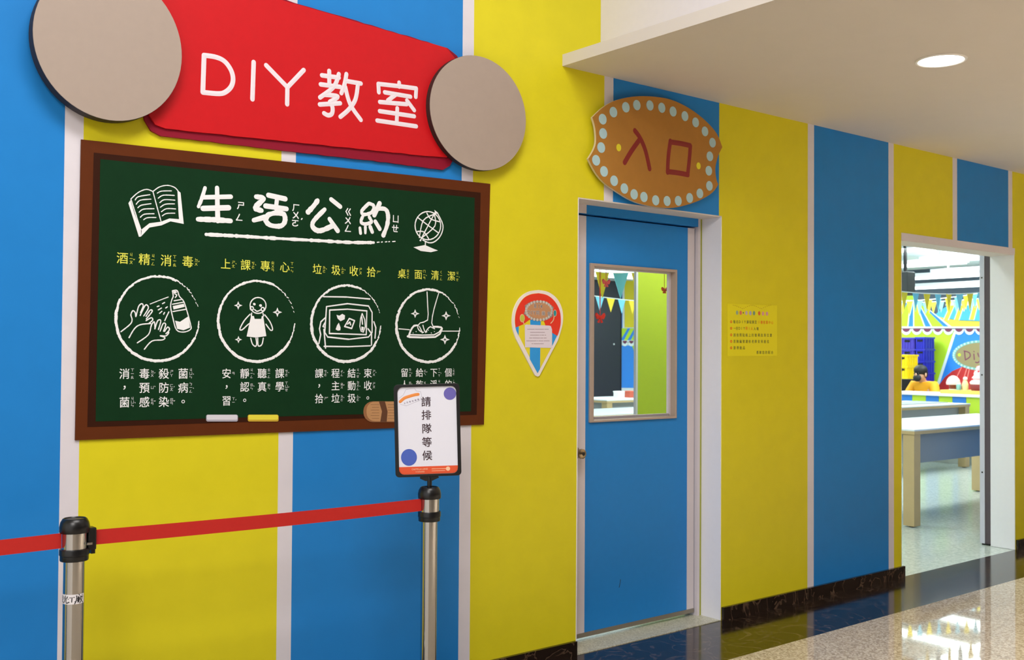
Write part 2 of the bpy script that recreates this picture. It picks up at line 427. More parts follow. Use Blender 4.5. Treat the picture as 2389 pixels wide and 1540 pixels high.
# sliding door parked at the right side of the classroom opening
sd = sthing('door_2', (7.4, .36, 0))
sx0 = on_y(2297, 1000, .238).x
obj('leaf', MB().box(sx0, 7.95, .238, .276, .01, 2.3), mat('sliding_door_grey', (206, 206, 220), .4), sd)
obj('dark_edge_strip', MB().box(sx0+.004, 7.95, .188, .238, .01, 2.3), mat('edge_strip_grey', (88, 76, 84), .6), sd)  # darker grey strip beside the leaf edge
obj('door_guide', MB().box(sx0, sx0+.05, .2, .26, -.002, .01), M_black, sd)
for zz in (.55, 1.3, 2.05):
    obj('screw', MB().box(sx0-.003, sx0, .252, .262, zz, zz+.01), M_black, sd)

# ------------------------------------------------------------------ red classroom sign with two round plaques
def WP(px, py, y0=0.0):
    p = on_y(px, py, y0); return (p.x, p.z)
def PP(P, y0=0.0, s=1.0, ox=0.0, oy=0.0):
    return [WP(ox+x/s, oy+y/s, y0) for x, y in P]
def wid(w_, px, py, y0=0.0):
    return w_*depth(on_y(px, py, y0))/F
sg = WP(720, 200)
sign = thing('classroom_sign', (sg[0], -.02, 1.9), 'large red board reading DIY and two white characters above the chalkboard', 'sign')
def rough_edge(P, amp, step=.03, seed=1):
    rnd = random.Random(seed); out = []
    for i in range(len(P)):
        a, b = P[i], P[(i+1) % len(P)]; L = math.hypot(b[0]-a[0], b[1]-a[1]); n = max(1, int(L/step))
        for k in range(n):
            t = k/n; out.append((a[0]+(b[0]-a[0])*t+rnd.uniform(-amp, amp), a[1]+(b[1]-a[1])*t+rnd.uniform(-amp, amp)))
    return out
y1 = -.012
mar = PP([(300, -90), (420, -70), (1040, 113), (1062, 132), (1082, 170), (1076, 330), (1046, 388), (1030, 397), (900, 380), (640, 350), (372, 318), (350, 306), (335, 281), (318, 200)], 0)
obj('maroon_board', MB(WALLT(0)).poly(rough_edge(mar, .0016, .035, 3), .001, .012), M_maroon, sign)  # maroon backing layer behind the red face
red = PP([(318, -90), (430, -62), (700, 14), (1040, 113), (1058, 134), (1074, 170), (1068, 320), (1040, 368), (1010, 366), (640, 328), (384, 301), (360, 292), (346, 270), (330, 180)], y1)
obj('face_board', MB(WALLT(y1)).poly(rough_edge(red, .0012, .04, 5), .0, .008), M_red, sign)
M_let = mat('sign_lettering', (228, 218, 226), .55)
y2 = y1-.008; s1 = 3.413
LT = {
 'D': (0, [[(1625, 440), (1615, 735)], [(1625, 440), (1720, 455), (1790, 490), (1840, 560), (1856, 630), (1840, 690), (1795, 733), (1740, 746), (1615, 735)]]),
 'I': (0, [[(2020, 495), (2010, 790)]]),
 'Y': (650, [[(-99, 520), (70, 695)], [(200, 558), (70, 695), (68, 830)]]),
 'jiao': (650, [[(345, 600), (480, 618)], [(403, 565), (404, 680)], [(335, 672), (490, 692)], [(480, 590), (440, 690), (330, 776)],
          [(362, 754), (470, 768), (408, 812)], [(412, 808), (430, 860), (424, 905), (395, 918), (362, 902)], [(328, 832), (490, 822)],
          [(540, 590), (525, 670), (500, 742)], [(540, 645), (655, 665)], [(632, 668), (612, 790), (560, 870), (492, 930)], [(530, 690), (570, 830), (655, 955)]]),
 'shi': (650, [[(960, 658), (960, 690)], [(798, 735), (794, 668), (960, 686), (1096, 704), (1092, 772)], [(845, 735), (1050, 770)], [(930, 755), (870, 800)],
          [(806, 812), (1020, 830)], [(1022, 800), (1080, 878)], [(945, 862), (940, 982)], [(805, 885), (1080, 926)], [(785, 960), (1096, 1006)]]),
}
for k_, (ox, ss) in LT.items():
    mb = MB(WALLT(y2))
    for st in ss:
        P = PP(st, y2, s1, ox, 0)
        if k_ == 'shi' or len(P) == 2 or k_ == 'Y': pass
        else:
            P = smooth_pts(P) if not (k_ == 'D' and len(P) == 2) else P
        mb.stroke(P, .0185, .0, .0009)
    obj('letter', mb, M_let, sign)
# round plaques (plain faces, dark edges)
def plaque(name, cx, cy, rx, ry, y0, th, lab):
    c = WP(cx, cy, y0-th); r = (abs(WP(cx+rx, cy, y0-th)[0]-WP(cx-rx, cy, y0-th)[0])/2, abs(WP(cx, cy-ry, y0-th)[1]-WP(cx, cy+ry, y0-th)[1])/2)
    q = thing(name, (c[0], y0, c[1]-r[1]), lab, 'plaque', 'round plaques on the red sign')
    obj('edge', MB(WALLT(y0)).disc(c[0], c[1], r[0], r[1], 0, th-.002, 72), M_dark, q)
    obj('face', MB(WALLT(y0)).disc(c[0], c[1], r[0]*.997, r[1]*.997, th-.002, th, 72), mat('plaque_taupe', (164, 148, 136), .55, var=.04), q)
    return q
plaque('round_plaque', 258, 102, 174, 179, -.0205, .05, 'larger plain taupe round plaque at the left end of the red sign')
plaque('round_plaque', 1119, 264, 112, 133, -.0205, .03, 'smaller plain taupe round plaque at the right end of the red sign')

# ------------------------------------------------------------------ chalkboard poster
bc = WP(655, 700)
board = thing('chalkboard_poster', (bc[0], -.006, 1.14), 'green chalkboard poster of class rules with printed brown frame and chalk drawings', 'poster')
yb = -.0105
outer = [(188, 326), (1141.5, 429.5), (1126.5, 990.5), (174, 1027)]
mid = [(217, 357), (1118.5, 450), (1109.5, 967.5), (202, 996)]
inn = [(232, 372), (1104.5, 462), (1096, 959.5), (221, 983)]
obj('backing_board', MB(WALLT(0)).poly(PP(outer), .0005, .0080), mat('print_brown', (92, 44, 18), .5, spec=.12, var=.12, vscale=14), board)
obj('inner_border', MB(WALLT(0)).poly(PP(mid), .008, .0088), mat('print_dark_brown', (52, 23, 11), .5, spec=.12, var=.15, vscale=18), board)
obj('green_field', MB(WALLT(0)).poly(PP(inn), .0088, .0096), mat('print_green', (13, 50, 26), .5, spec=.12, var=.14, vscale=22), board)
BT = WALLT(0); N0 = .0098
Z3 = (4.278, 150, 300); Z4 = (4.278, 650, 380); Z5 = (3.667, 150, 620); Z6 = (3.667, 650, 620)
def zp(Z, P): return [WP(Z[1]+x/Z[0], Z[2]+y/Z[0], -.01) for x, y in P]
def draw(name, Z, strokes, fills=(), circles=(), wpx=3.2, m=None, jit=.12, h=.0006, sm=4):
    mb = MB(BT)
    for st in strokes:
        wv = wpx
        if isinstance(st, tuple) and isinstance(st[0], list): st, wv = st
        P = zp(Z, st); x_, y_ = Z[1]+st[0][0]/Z[0], Z[2]+st[0][1]/Z[0]
        mb.stroke(smooth_pts(P, sm) if sm > 1 else P, wid(wv, x_, y_), N0, h, jit)
    for st in fills: mb.poly(zp(Z, st), N0-.0002, N0+.0004)
    for (x, y, rx, ry) in circles:
        P = zp(Z, [(x+rx*math.cos(t*math.pi/14), y+ry*math.sin(t*math.pi/14)) for t in range(29)])
        mb.stroke(P, wid(wpx, Z[1]+x/Z[0], Z[2]+y/Z[0]), N0, h, jit)
    return obj(name, mb, m or M_chalk, board)
def star4(x, y, r): 
    P = []
    for i in range(8):
        a = math.pi/4*i; rr = r*1.06 if i % 2 == 0 else r*.42
        P.append((x+rr*math.cos(a), y+rr*math.sin(a)))
    Q = [(x+(px-x)*.36, y+(py-y)*.36) for px, py in P]
    return P, Q
def stars(Z, L):
    for x, y, r in L:
        P, Q = star4(x, y, r); obj('chalk_star', MB(BT).ring(zp(Z, P), zp(Z, Q), N0-.0002, N0+.0004), M_chalk, board)
# title strokes
draw('title_writing', Z3, [([(1405, 592), (1375, 690), (1340, 778)], 8.5), [(1385, 686), (1662, 680)], [(1525, 592), (1532, 920)], [(1385, 797), (1640, 790)], [(1335, 905), (1500, 910), (1660, 922)]], wpx=11.8, jit=.14)
draw('title_writing', Z3, [[(1915, 680), (1988, 700), (1905, 790), (1968, 818)], [(1892, 915), (2000, 885)], [(2038, 665), (2205, 702)], [(2125, 690), (2112, 800)], [(2010, 772), (2218, 802)],
     [(2030, 862), (2012, 920), (2062, 966), (2160, 972), (2202, 925), (2190, 855), (2110, 842), (2030, 862)]], wpx=11.8, jit=.14)
draw('title_writing', Z4, [[(390, 375), (350, 430), (295, 490)], [(525, 365), (615, 437)], [(460, 465), (350, 580), (345, 645), (415, 678), (545, 625)], [(508, 560), (590, 678)]], wpx=11.4, jit=.16)
draw('title_writing', Z4, [([(900, 405), (830, 480), (850, 515), (928, 495), (950, 430), (905, 405)], 8), ([(850, 515), (822, 585), (858, 610), (925, 592), (905, 540)], 8), ([(812, 650), (818, 702)], 8), ([(866, 640), (866, 700)], 7), ([(915, 640), (935, 690)], 9),
     [(1008, 405), (955, 522)], [(965, 462), (1060, 460), (1092, 520), (1084, 620), (1046, 722)], [(965, 585), (1010, 660)]], wpx=10.6, jit=.14)
mb = MB(BT)
ul = [(481, 547), (560, 551), (650, 556.5), (743, 561.5), (814, 565.5), (872, 566)]
P = smooth_pts([WP(x, y, -.01) for x, y in ul], 10)
mb.stroke(P, wid(7.5, 650, 556), N0, .0006, .28)
for x in (880, 890, 899, 907, 916): 
    a = WP(x, 565.5-(x-880)*.05, -.01); b_ = WP(x+random.uniform(2, 6), 565-(x-880)*.05, -.01); mb.stroke([a, b_], wid(2.6, x, 565), N0, .0006)
obj('title_underline', mb, M_chalk, board)
# open book and globe drawings
draw('book_drawing', Z3, [[(668, 700), (740, 637), (820, 607), (885, 628)], [(885, 628), (950, 583), (1030, 567), (1100, 587), (1135, 622)], [(885, 628), (920, 760), (965, 925)], [(665, 703), (705, 830), (765, 1010)], [(1135, 622), (1141, 760), (1150, 905)]]
     + [[(708, 712), (740, 680), (855, 660)], [(718, 755), (760, 715), (865, 705)], [(735, 790), (770, 765), (865, 750)], [(747, 835), (790, 805), (895, 800)], [(760, 885), (800, 855), (895, 850)], [(792, 910), (830, 890), (915, 888)],
        [(928, 645), (970, 625), (1070, 622)], [(938, 695), (990, 665), (1098, 668)], [(953, 740), (1000, 710), (1103, 715)], [(960, 785), (1010, 755), (1100, 752)], [(970, 830), (1020, 800), (1110, 802)], [(978, 872), (1020, 848), (1103, 845)]],
     [[(660, 715), (640, 745), (745, 1080), (765, 1078), (772, 1020), (700, 850)], [(765, 1078), (850, 988), (970, 966), (965, 930), (850, 945), (765, 1012)], [(1150, 905), (1192, 952), (1160, 640), (1138, 622)], [(970, 966), (1060, 926), (1192, 952), (1150, 905), (1050, 897), (965, 930)]], wpx=2.4)
draw('globe_drawing', Z4, [[(1585, 500), (1640, 620), (1620, 720), (1560, 785), (1500, 797), (1440, 770)], [(1565, 490), (1490, 630), (1415, 775)], [(1395, 550), (1490, 622), (1597, 700)], [(1555, 512), (1445, 575), (1405, 745)], [(1555, 512), (1560, 630), (1430, 748)],
     [(1480, 502), (1520, 560), (1615, 590)], [(1385, 685), (1450, 690), (1502, 765)], [(1465, 785), (1465, 835)]],
     [[(1345, 842), (1400, 832), (1460, 820), (1540, 855), (1590, 875), (1520, 892), (1420, 880)], [(1555, 470), (1590, 497), (1565, 517)], [(1405, 770), (1425, 765), (1422, 782), (1410, 782)]], [(1490, 627, 128, 141)], wpx=2.8)
# four chalk circles
def chalk_circle(Z, cx, cy, rx, ry):
    mb = MB(BT); wv = wid(6.2, Z[1]+cx/Z[0], Z[2]+cy/Z[0])
    def pt(a, j=0): return zp(Z, [(cx+(rx+j)*math.cos(math.radians(a)), cy-(ry+j)*math.sin(math.radians(a)))])[0]
    a = -4.0
    while a > -292:          # clockwise from the right, round the bottom and up to the top
        b_ = a-random.uniform(3, 6); t = (a+4)/-288
        k = .75+.75*math.sin(math.pi*min(1, t*1.25)) if t < .8 else .95
        k = min(k, 1.25)*(.55 if t < .08 else 1)
        mb.stroke([pt(a+.7, random.uniform(-4, 4)), pt(b_-.7, random.uniform(-4, 4))], wv*k*random.uniform(.62, .85)*1.05, N0, .0006)
        mb.stroke([pt(a, random.uniform(-6, 6)), pt(b_, random.uniform(-6, 6))], wv*k*.6, N0, .0005)
        a = b_
    a = 67
    while a > 14:            # faded dashes
        b_ = a-random.uniform(1.5, 4); t = (67-a)/55
        mb.stroke([pt(a, random.uniform(-3, 6)), pt(b_, random.uniform(-3, 6))], wv*(.55-.33*t)*random.uniform(.7, 1.2), N0, .0006)
        a = b_-random.uniform(.5, 1.5+3.5*t)
    return obj('chalk_circle', mb, M_chalk, board)
for Z, cx, cy, rx, ry in ((Z5, 798, 453, 357, 362), (Z5, 1644, 475, 327, 345), (Z6, 578, 495, 297, 326), (Z6, 1279, 514, 270, 310)):
    chalk_circle(Z, cx, cy, rx, ry)
draw('washing_hands_drawing', Z5, [[(485, 565), (565, 500), (580, 460), (570, 420), (587, 385), (607, 402), (612, 435), (622, 400), (637, 347), (662, 325), (675, 345), (652, 402)],
     [(650, 425), (692, 340), (716, 345), (716, 372), (680, 430)], [(700, 432), (735, 380), (752, 392), (702, 455)], [(700, 470), (745, 445), (756, 466), (722, 495)], [(740, 495), (650, 505), (600, 540), (555, 615)],
     [(625, 660), (720, 590), (745, 510), (770, 480), (776, 530)], [(775, 540), (800, 470), (826, 472), (806, 545)], [(820, 560), (846, 495), (868, 502), (850, 560)], [(858, 562), (885, 525), (900, 547), (870, 582)],
     [(880, 575), (895, 570), (872, 600), (822, 600), (860, 615), (840, 635), (750, 645), (685, 715)]], wpx=2.8)
draw('spray_bottle_drawing', Z5, [[(925, 215), (965, 212), (985, 262), (1020, 302), (1045, 372), (1080, 500), (1080, 545), (1020, 568), (960, 548), (930, 450), (910, 350), (920, 292), (932, 262), (925, 215)],
     [(945, 240), (962, 252), (950, 272)], [(925, 330), (1020, 312)], [(930, 392), (1045, 372)], [(940, 300), (1000, 290)], ([(735, 328), (810, 298), (890, 268)], 2.2), [(795, 350), (810, 345)], [(840, 325), (858, 315)], [(805, 378), (832, 362)], [(868, 362), (882, 352)], [(815, 408), (835, 390)], [(850, 415), (858, 400)], [(895, 395), (878, 430), (860, 470)]],
     [[(948, 470), (990, 480), (1062, 432), (1076, 530), (1020, 552), (965, 540)], [(928, 345), (1022, 325), (1030, 352), (935, 375)], [(932, 218), (960, 216), (962, 232), (936, 236)]], wpx=2.6)
draw('child_drawing', Z5, [[(1628, 375), (1650, 390), (1680, 378)], [(1590, 415), (1540, 470), (1503, 540), (1522, 548), (1570, 505), (1592, 490)], [(1715, 420), (1760, 480), (1782, 540), (1765, 552), (1725, 500)],
     [(1595, 620), (1610, 670), (1635, 690), (1646, 668), (1640, 620)], [(1655, 620), (1660, 685), (1690, 675), (1703, 620)], ([(1624, 328), (1628, 330)], 6), ([(1676, 340), (1680, 341)], 6), ([(1600, 428), (1604, 405)], 3), ([(1705, 430), (1700, 408)], 3)],
     [[(1598, 430), (1622, 430), (1628, 455), (1685, 455), (1690, 430), (1702, 432), (1728, 602), (1640, 615), (1560, 605)]], [(1658, 340, 68, 68), (1605, 365, 13, 15), (1698, 372, 13, 15)], wpx=2.8)
stars(Z5, [(1488, 340, 34), (1823, 398, 38), (1490, 632, 29)])
draw('waste_bin_drawing', Z6, [[(385, 265), (580, 268), (780, 285)], [(410, 350), (590, 325), (770, 345), (800, 400), (800, 570), (770, 610), (600, 630), (420, 610), (395, 570), (405, 430), (410, 350)],
     [(437, 380), (590, 372), (755, 387), (750, 590), (600, 585), (435, 580), (437, 380)], [(400, 445), (362, 480), (350, 540), (360, 590), (345, 665)], [(395, 490), (380, 520), (400, 530)], [(388, 545), (402, 705)], [(815, 480), (832, 530), (825, 620)], [(765, 540), (795, 580), (795, 680)],
     [(390, 690), (600, 693), (785, 685)], ([(565, 520), (605, 452), (650, 470), (625, 537), (565, 520)], 3.4), [(590, 500), (610, 482), (616, 505)], ([(715, 410), (737, 460), (742, 520), (725, 568), (705, 560), (695, 520), (702, 450), (715, 410)], 2.6), [(712, 440), (718, 500)]],
     [[(495, 420), (520, 428), (545, 412), (568, 425), (565, 458), (530, 475), (505, 452)], [(488, 545), (500, 510), (515, 488), (530, 530), (528, 552), (508, 556)], [(708, 520), (730, 525), (722, 558), (708, 552)]], wpx=3.2, sm=1)
draw('wiping_hand_drawing', Z6, [[(1270, 225), (1276, 350), (1275, 465), (1210, 490), (1190, 530), (1212, 560), (1240, 570)], [(1370, 235), (1330, 370), (1310, 490), (1335, 540), (1300, 522), (1272, 545), (1258, 572)], [(1205, 520), (1225, 560)], [(1235, 510), (1250, 560), (1268, 565)], ([(1115, 600), (1130, 555), (1158, 515), (1192, 511)], 4.5), ([(1325, 522), (1390, 527), (1393, 555), (1340, 610), (1120, 610), (1115, 600)], 4.5),
     ([(1120, 590), (1330, 592), (1390, 545)], 3), ([(1030, 540), (1120, 548)], 2.4), ([(1395, 560), (1550, 560)], 2.4)] + [([(1150+k*26, 575-(k % 3)*12), (1152+k*26, 576-(k % 3)*12)], 2) for k in range(8)], wpx=2.6, sm=2)
stars(Z6, [(1168, 410, 35), (1433, 428, 37), (1423, 632, 39)])
# printed writing with phonetic marks
def zh_line(items, m, name):
    """items: list of (char, zhuyin, px, py, size_px)"""
    n = N0+.0003
    for ch, zy, x, y, s in items:
        mb = MB(BT)
        c = WP(x, y, -.01); sz = wid(s, x, y)*1.04
        if ch == '，': put(mb, ch, c[0], c[1]+.0, sz, sz, n, .012, True)
        elif ch == '。': put(mb, ch, c[0], c[1], sz, sz, n, .008, True)
        else: put(mb, ch, c[0], c[1], sz*.98, sz, n, .006 if m is M_chalky else .009)
        tone = ''; sy = [q for q in zy if q not in 'ˊˇˋ˙']
        for q in zy:
            if q in 'ˊˇˋ˙': tone = q
        k = len(sy); zs = sz*.32
        for i, q in enumerate(sy):
            put(mb, q, c[0]+sz*.70, c[1]+((k-1)/2-i)*zs*1.02, zs, zs, n, .004, True) if q != 'ㄧ' else mb.poly([(c[0]+sz*.70-zs*.4, c[1]+((k-1)/2-i)*zs*1.02-zs*.05), (c[0]+sz*.70+zs*.4, c[1]+((k-1)/2-i)*zs*1.02-zs*.05), (c[0]+sz*.70+zs*.4, c[1]+((k-1)/2-i)*zs*1.02+zs*.05), (c[0]+sz*.70-zs*.4, c[1]+((k-1)/2-i)*zs*1.02+zs*.05)], N0, n)
        if tone == '˙': put(mb, tone, c[0]+sz*.70, c[1]+(k/2+.3)*zs, zs*1.7, zs*1.7, n, .004, True)
        elif tone: put(mb, tone, c[0]+sz*.94, c[1]+zs*(.3 if k == 1 else -.2+.4*(3-k)), zs*1.75, zs*1.75, n, .006, True)
        obj(name, mb, m, board)
def row(s, z, xs, y0, y1, size):
    zs = z.split(); n = len(xs); out = []; zi = 0
    for i, ch in enumerate(s):
        x = xs[i]; y = y0+(y1-y0)*(x-xs[0])/max(1, (xs[-1]-xs[0]))
        zy = ''
        if ch not in '，。': zy = zs[zi]; zi += 1
        out.append((ch, zy, x, y, size))
    return out
heads = [('酒精消毒', 'ㄐㄧㄡˇ ㄐㄧㄥ ㄒㄧㄠ ㄉㄨˊ', [285.6, 337, 387.7, 438], 602, 610.4, 27.5), ('上課專心', 'ㄕㄤˋ ㄎㄜˋ ㄓㄨㄢ ㄒㄧㄣ', [526.8, 573, 619, 664.3], 615.6, 623, 25.5),
         ('垃圾收拾', 'ㄌㄜˋ ㄙㄜˋ ㄕㄡ ㄕˊ', [740, 783.7, 825.3, 866.2], 627.8, 634.3, 24.5), ('桌面清潔', 'ㄓㄨㄛ ㄇㄧㄢˋ ㄑㄧㄥ ㄐㄧㄝˊ', [937.5, 976, 1015, 1053.2], 638.3, 644, 23)]
for a in heads: zh_line(row(*a), M_chalky, 'heading_character')
X1 = [290.4, 336.8, 382.3, 427.3]; X2 = [528.5, 570.8, 611.4, 652.6]; X3 = [744.6, 782.8, 820.4, 858]; X4 = [943.7, 978.6, 1012, 1046]
body = [('消毒殺菌', 'ㄒㄧㄠ ㄉㄨˊ ㄕㄚ ㄐㄩㄣˋ', X1, 872, 871.5, 25), ('，預防病', 'ㄩˋ ㄈㄤˊ ㄅㄧㄥˋ', X1, 904.5, 904.5, 25), ('菌感染。', 'ㄐㄩㄣˋ ㄍㄢˇ ㄖㄢˇ', X1, 938.5, 937, 25),
        ('安靜聽課', 'ㄢ ㄐㄧㄥˋ ㄊㄧㄥ ㄎㄜˋ', X2, 871.5, 871, 23.5), ('，認真學', 'ㄖㄣˋ ㄓㄣ ㄒㄩㄝˊ', X2, 903, 902, 23.5), ('習。', 'ㄒㄧˊ', X2[:2], 935, 934, 23.5),
        ('課程結束', 'ㄎㄜˋ ㄔㄥˊ ㄐㄧㄝˊ ㄕㄨˋ', X3, 871, 870.5, 22.5), ('，主動收', 'ㄓㄨˇ ㄉㄨㄥˋ ㄕㄡ', X3, 900.5, 899.5, 22.5), ('拾垃圾。', 'ㄕˊ ㄌㄜˋ ㄙㄜˋ', X3, 930, 928.5, 22.5),
        ('留給下個', 'ㄌㄧㄡˊ ㄍㄟˇ ㄒㄧㄚˋ ˙ㄍㄜ', X4, 869.5, 869, 20.8), ('人乾淨的', 'ㄖㄣˊ ㄍㄢ ㄐㄧㄥˋ ˙ㄉㄜ', X4, 897.6, 896.5, 20.8)]
for a in body: zh_line(row(*a), M_chalk, 'body_character')
mb = MB(BT)
for q, x, y in (('ㄕ', 561, 480), ('ㄥ', 558, 507), ('ㄏ', 690, 485), ('ㄨ', 690, 502), ('ㄛ', 688.6, 521), ('ˊ', 704, 511), ('ㄍ', 812.5, 494.5), ('ㄨ', 811.5, 514.4), ('ㄥ', 811.5, 533), ('ㄩ', 923, 511), ('ㄝ', 922, 533)):
    c = WP(x, y, -.01); sz = wid(20 if q != 'ˊ' else 24, x, y); mb = MB(BT); put(mb, q, c[0], c[1], sz, sz, N0+.0003, .028, True); obj('title_phonetic', mb, M_chalk, board)
# printed chalk sticks and eraser
def rrect(x0, y0, x1, y1, r, k=5):
    P = []
    for cx, cy, a in ((x1-r, y0+r, -90), (x1-r, y1-r, 0), (x0+r, y1-r, 90), (x0+r, y0+r, 180)):
        for i in range(k+1): P.append((cx+r*math.cos(math.radians(a+90*i/k)), cy+r*math.sin(math.radians(a+90*i/k))))
    return P
def pr(px0, py0, px1, py1, rpx): 
    return [WP(x, y, -.01) for x, y in rrect(px0, py0, px1, py1, rpx)]
for x0, x1, c1, c2, nm in ((481, 555, (214, 212, 222), (168, 164, 178), 'white'), (578, 650, (226, 214, 60), (196, 160, 40), 'yellow')):
    k1 = obj('chalk_stick_print', MB(BT).poly(pr(x0, 967.5, x1, 983.5, 4), N0-.0002, N0+.0004), mat('print_chalk_shade_'+nm, c2, .6), board)
    obj('chalk_stick_highlight', MB(BT).poly(pr(x0+1.5, 968, x1-1.5, 979.5, 3), N0+.0004, N0+.0008), mat('print_chalk_'+nm, c1, .6), k1)
er = obj('eraser_print', MB(BT).poly(pr(848, 936.5, 992, 985, 22), N0-.0002, N0+.0004), mat('print_eraser_dark', (150, 100, 62), .6), board)
obj('eraser_top', MB(BT).poly(pr(855, 937, 992, 983, 20), N0+.0004, N0+.0007), mat('print_eraser', (186, 138, 92), .6), er)
obj('eraser_band', MB(BT).poly(PP([(884, 937), (898, 937), (904, 960), (902, 984), (887, 984), (891, 960)], -.01), N0+.0007, N0+.001), mat('print_band', (92, 54, 30), .6), er)
for i in range(6):
    for xa, xb in ((865+i % 2*3, 884), (905, 930)): obj('eraser_line', MB(BT).stroke([WP(xa, 944+i*6.4, -.01), WP(xb, 944+i*6.4, -.01)], .002, N0+.0007, .0003), mat('print_line', (140, 98, 62), .6), er)

# ------------------------------------------------------------------ entrance sign above the door
ye = -.022
Ze = (4.813, 1340, 200)
def ep(P, y): return [WP(Ze[1]+a/Ze[0], Ze[2]+b/Ze[0], y) for a, b in P]
th = .015; yf = ye-th
outl = [(205, 355), (260, 300), (330, 240), (450, 170), (640, 125), (850, 120), (1080, 155), (1300, 260), (1480, 400), (1600, 540), (1662, 690), (1620, 775), (1590, 880), (1583, 960), (1597, 1060), (1617, 1108), (1550, 1200), (1400, 1290), (1200, 1355), (1050, 1372), (850, 1350), (650, 1290), (450, 1170), (330, 1080), (240, 970), (160, 820), (215, 730), (245, 640), (243, 520), (228, 430)]
es = thing('entrance_sign', (WP(1530, 350)[0], -.01, WP(1530, 485)[1]), 'brown shield-shaped board with a border of pale blue dots above the blue door', 'sign')
def dens(P, corners):
    # smooth the runs between corner points
    idx = sorted(corners)+[sorted(corners)[0]+len(P)]; out = []
    for a, b in zip(idx[:-1], idx[1:]):
        run = [P[i % len(P)] for i in range(a, b+1)]
        out += smooth_pts(run, 4)[:-1]
    return out
obj('wall_spacer', MB(WALLT(0)).box(WP(1500, 350)[0], WP(1560, 350)[0], WP(1530, 400)[1], WP(1530, 300)[1], .001, .022), M_white, es)
OP = dens(ep(outl, yf), [0, 10, 15, 25])
obj('board', MB(WALLT(ye)).poly(OP, 0, th-.002), mat('board_cut_edge', (206, 190, 160), .6), es)
obj('printed_face', MB(WALLT(ye)).poly(OP, th-.002, th), mat('print_tan', (170, 119, 50), .45, spec=.25, var=.07, vscale=20), es)
bl = [(437, 297), (577, 242), (700, 218), (847, 222), (980, 248), (1107, 290), (1240, 342), (1360, 412), (1465, 513), (1550, 640), (1520, 793), (1508, 955), (1515, 1125), (1408, 1210), (1293, 1260), (1165, 1293), (1040, 1295), (912, 1287), (780, 1250), (670, 1220), (560, 1155), (445, 1068), (332, 963), (243, 838), (300, 695), (322, 537), (317, 376)]
M_bulb = mat('print_pale_blue', (170, 204, 212), .5)
TE = WALLT(yf); proto = None
for (a, b) in bl:
    c = ep([(a, b)], yf)[0]; loc = Vector((c[0], yf-.0008, c[1]-.0262))
    if proto is None: proto = obj('dot', MB(TE).disc(c[0], c[1], .0262, .0262, 0, .0016, 20), M_bulb, es); base = ORI[proto]
    else: inst(proto, es, loc)
for (a, b) in ((497, 695), (1393, 900)):
    c = ep([(a, b)], yf)[0]; obj('yellow_dot', MB(TE).disc(c[0], c[1], .0165, .0185, 0, .0016, 18), mat('print_yellow_dot', (224, 214, 40), .5), es)
M_dred = mat('print_dark_red', (132, 26, 24), .5)
for grp in ([[(725, 615), (640, 735), (565, 862)], [(680, 505), (740, 590), (800, 735), (845, 932)]], [[(1078, 622), (1055, 800), (1047, 972)], [(1078, 632), (1190, 648), (1300, 672)], [(1303, 676), (1290, 840), (1272, 998)], [(1048, 965), (1160, 978), (1275, 1000)]]):
    mb = MB(TE)
    for st in grp: mb.stroke(smooth_pts(ep(st, yf), 4), wid(12.4, 1500, 350), .0, .0008)
    obj('character', mb, M_dred, es)

# ------------------------------------------------------------------ pin-shaped map sign
Zp = (6.417, 1170, 660); yp = -.0005
def pp(P): return [WP(Zp[1]+a/Zp[0], Zp[2]+b/Zp[0], 0) for a, b in P]
ps = thing('pin_shaped_sign', (WP(1252, 780)[0], -.004, WP(1252, 878)[1]), 'white-edged map-pin sign with a red tent top on the yellow wall', 'sign')
TW = WALLT(0)
po = smooth_pts([(545, 108), (690, 140), (820, 240), (895, 400), (905, 580), (870, 740), (830, 860)], 4)[:-1]+[(830, 860), (555, 1390), (530, 1403), (490, 1385), (200, 830)]+smooth_pts([(200, 830), (160, 700), (148, 560), (175, 390), (260, 230), (390, 135), (545, 108)], 4)[1:-1]
pi_ = smooth_pts([(540, 155), (670, 185), (780, 275), (855, 420), (872, 590), (845, 720), (815, 790)], 4)[:-1]+[(815, 790), (740, 950), (525, 1355), (240, 780)]+smooth_pts([(240, 780), (195, 660), (185, 540), (215, 390), (300, 245), (410, 175), (540, 155)], 4)[1:-1]
obj('board', MB(TW).poly(pp(po), .0005, .007), mat('sign_white', (234, 226, 222), .5), ps)
obj('yellow_field', MB(TW).poly(pp(pi_), .007, .0075), mat('sign_yellow', (226, 210, 36), .5), ps)
M_sb = mat('sign_sky_blue', (36, 150, 224), .5)
obj('blue_band', MB(TW).poly(pp([(415, 540), (572, 540), (560, 1290), (525, 1352), (408, 1140)]), .0075, .008), M_sb, ps)
obj('blue_band', MB(TW).poly(pp([(192, 660), (244, 655), (240, 788), (205, 715)]), .0075, .008), M_sb, ps)
obj('blue_band', MB(TW).poly(pp([(742, 745), (818, 785), (742, 945)]), .0075, .008), M_sb, ps)
rd = smooth_pts([(540, 157), (670, 187), (780, 277), (855, 420), (870, 590), (845, 720), (818, 795)], 4)[:-1]+[(818, 795), (728, 738), (640, 630), (615, 560), (400, 552), (310, 620), (196, 668)]+smooth_pts([(196, 668), (187, 540), (217, 390), (302, 247), (412, 177), (540, 157)], 4)[1:-1]
obj('red_tent', MB(TW).poly(pp(rd), .0075, .0085), mat('sign_tent_red', (226, 48, 22), .5), ps)
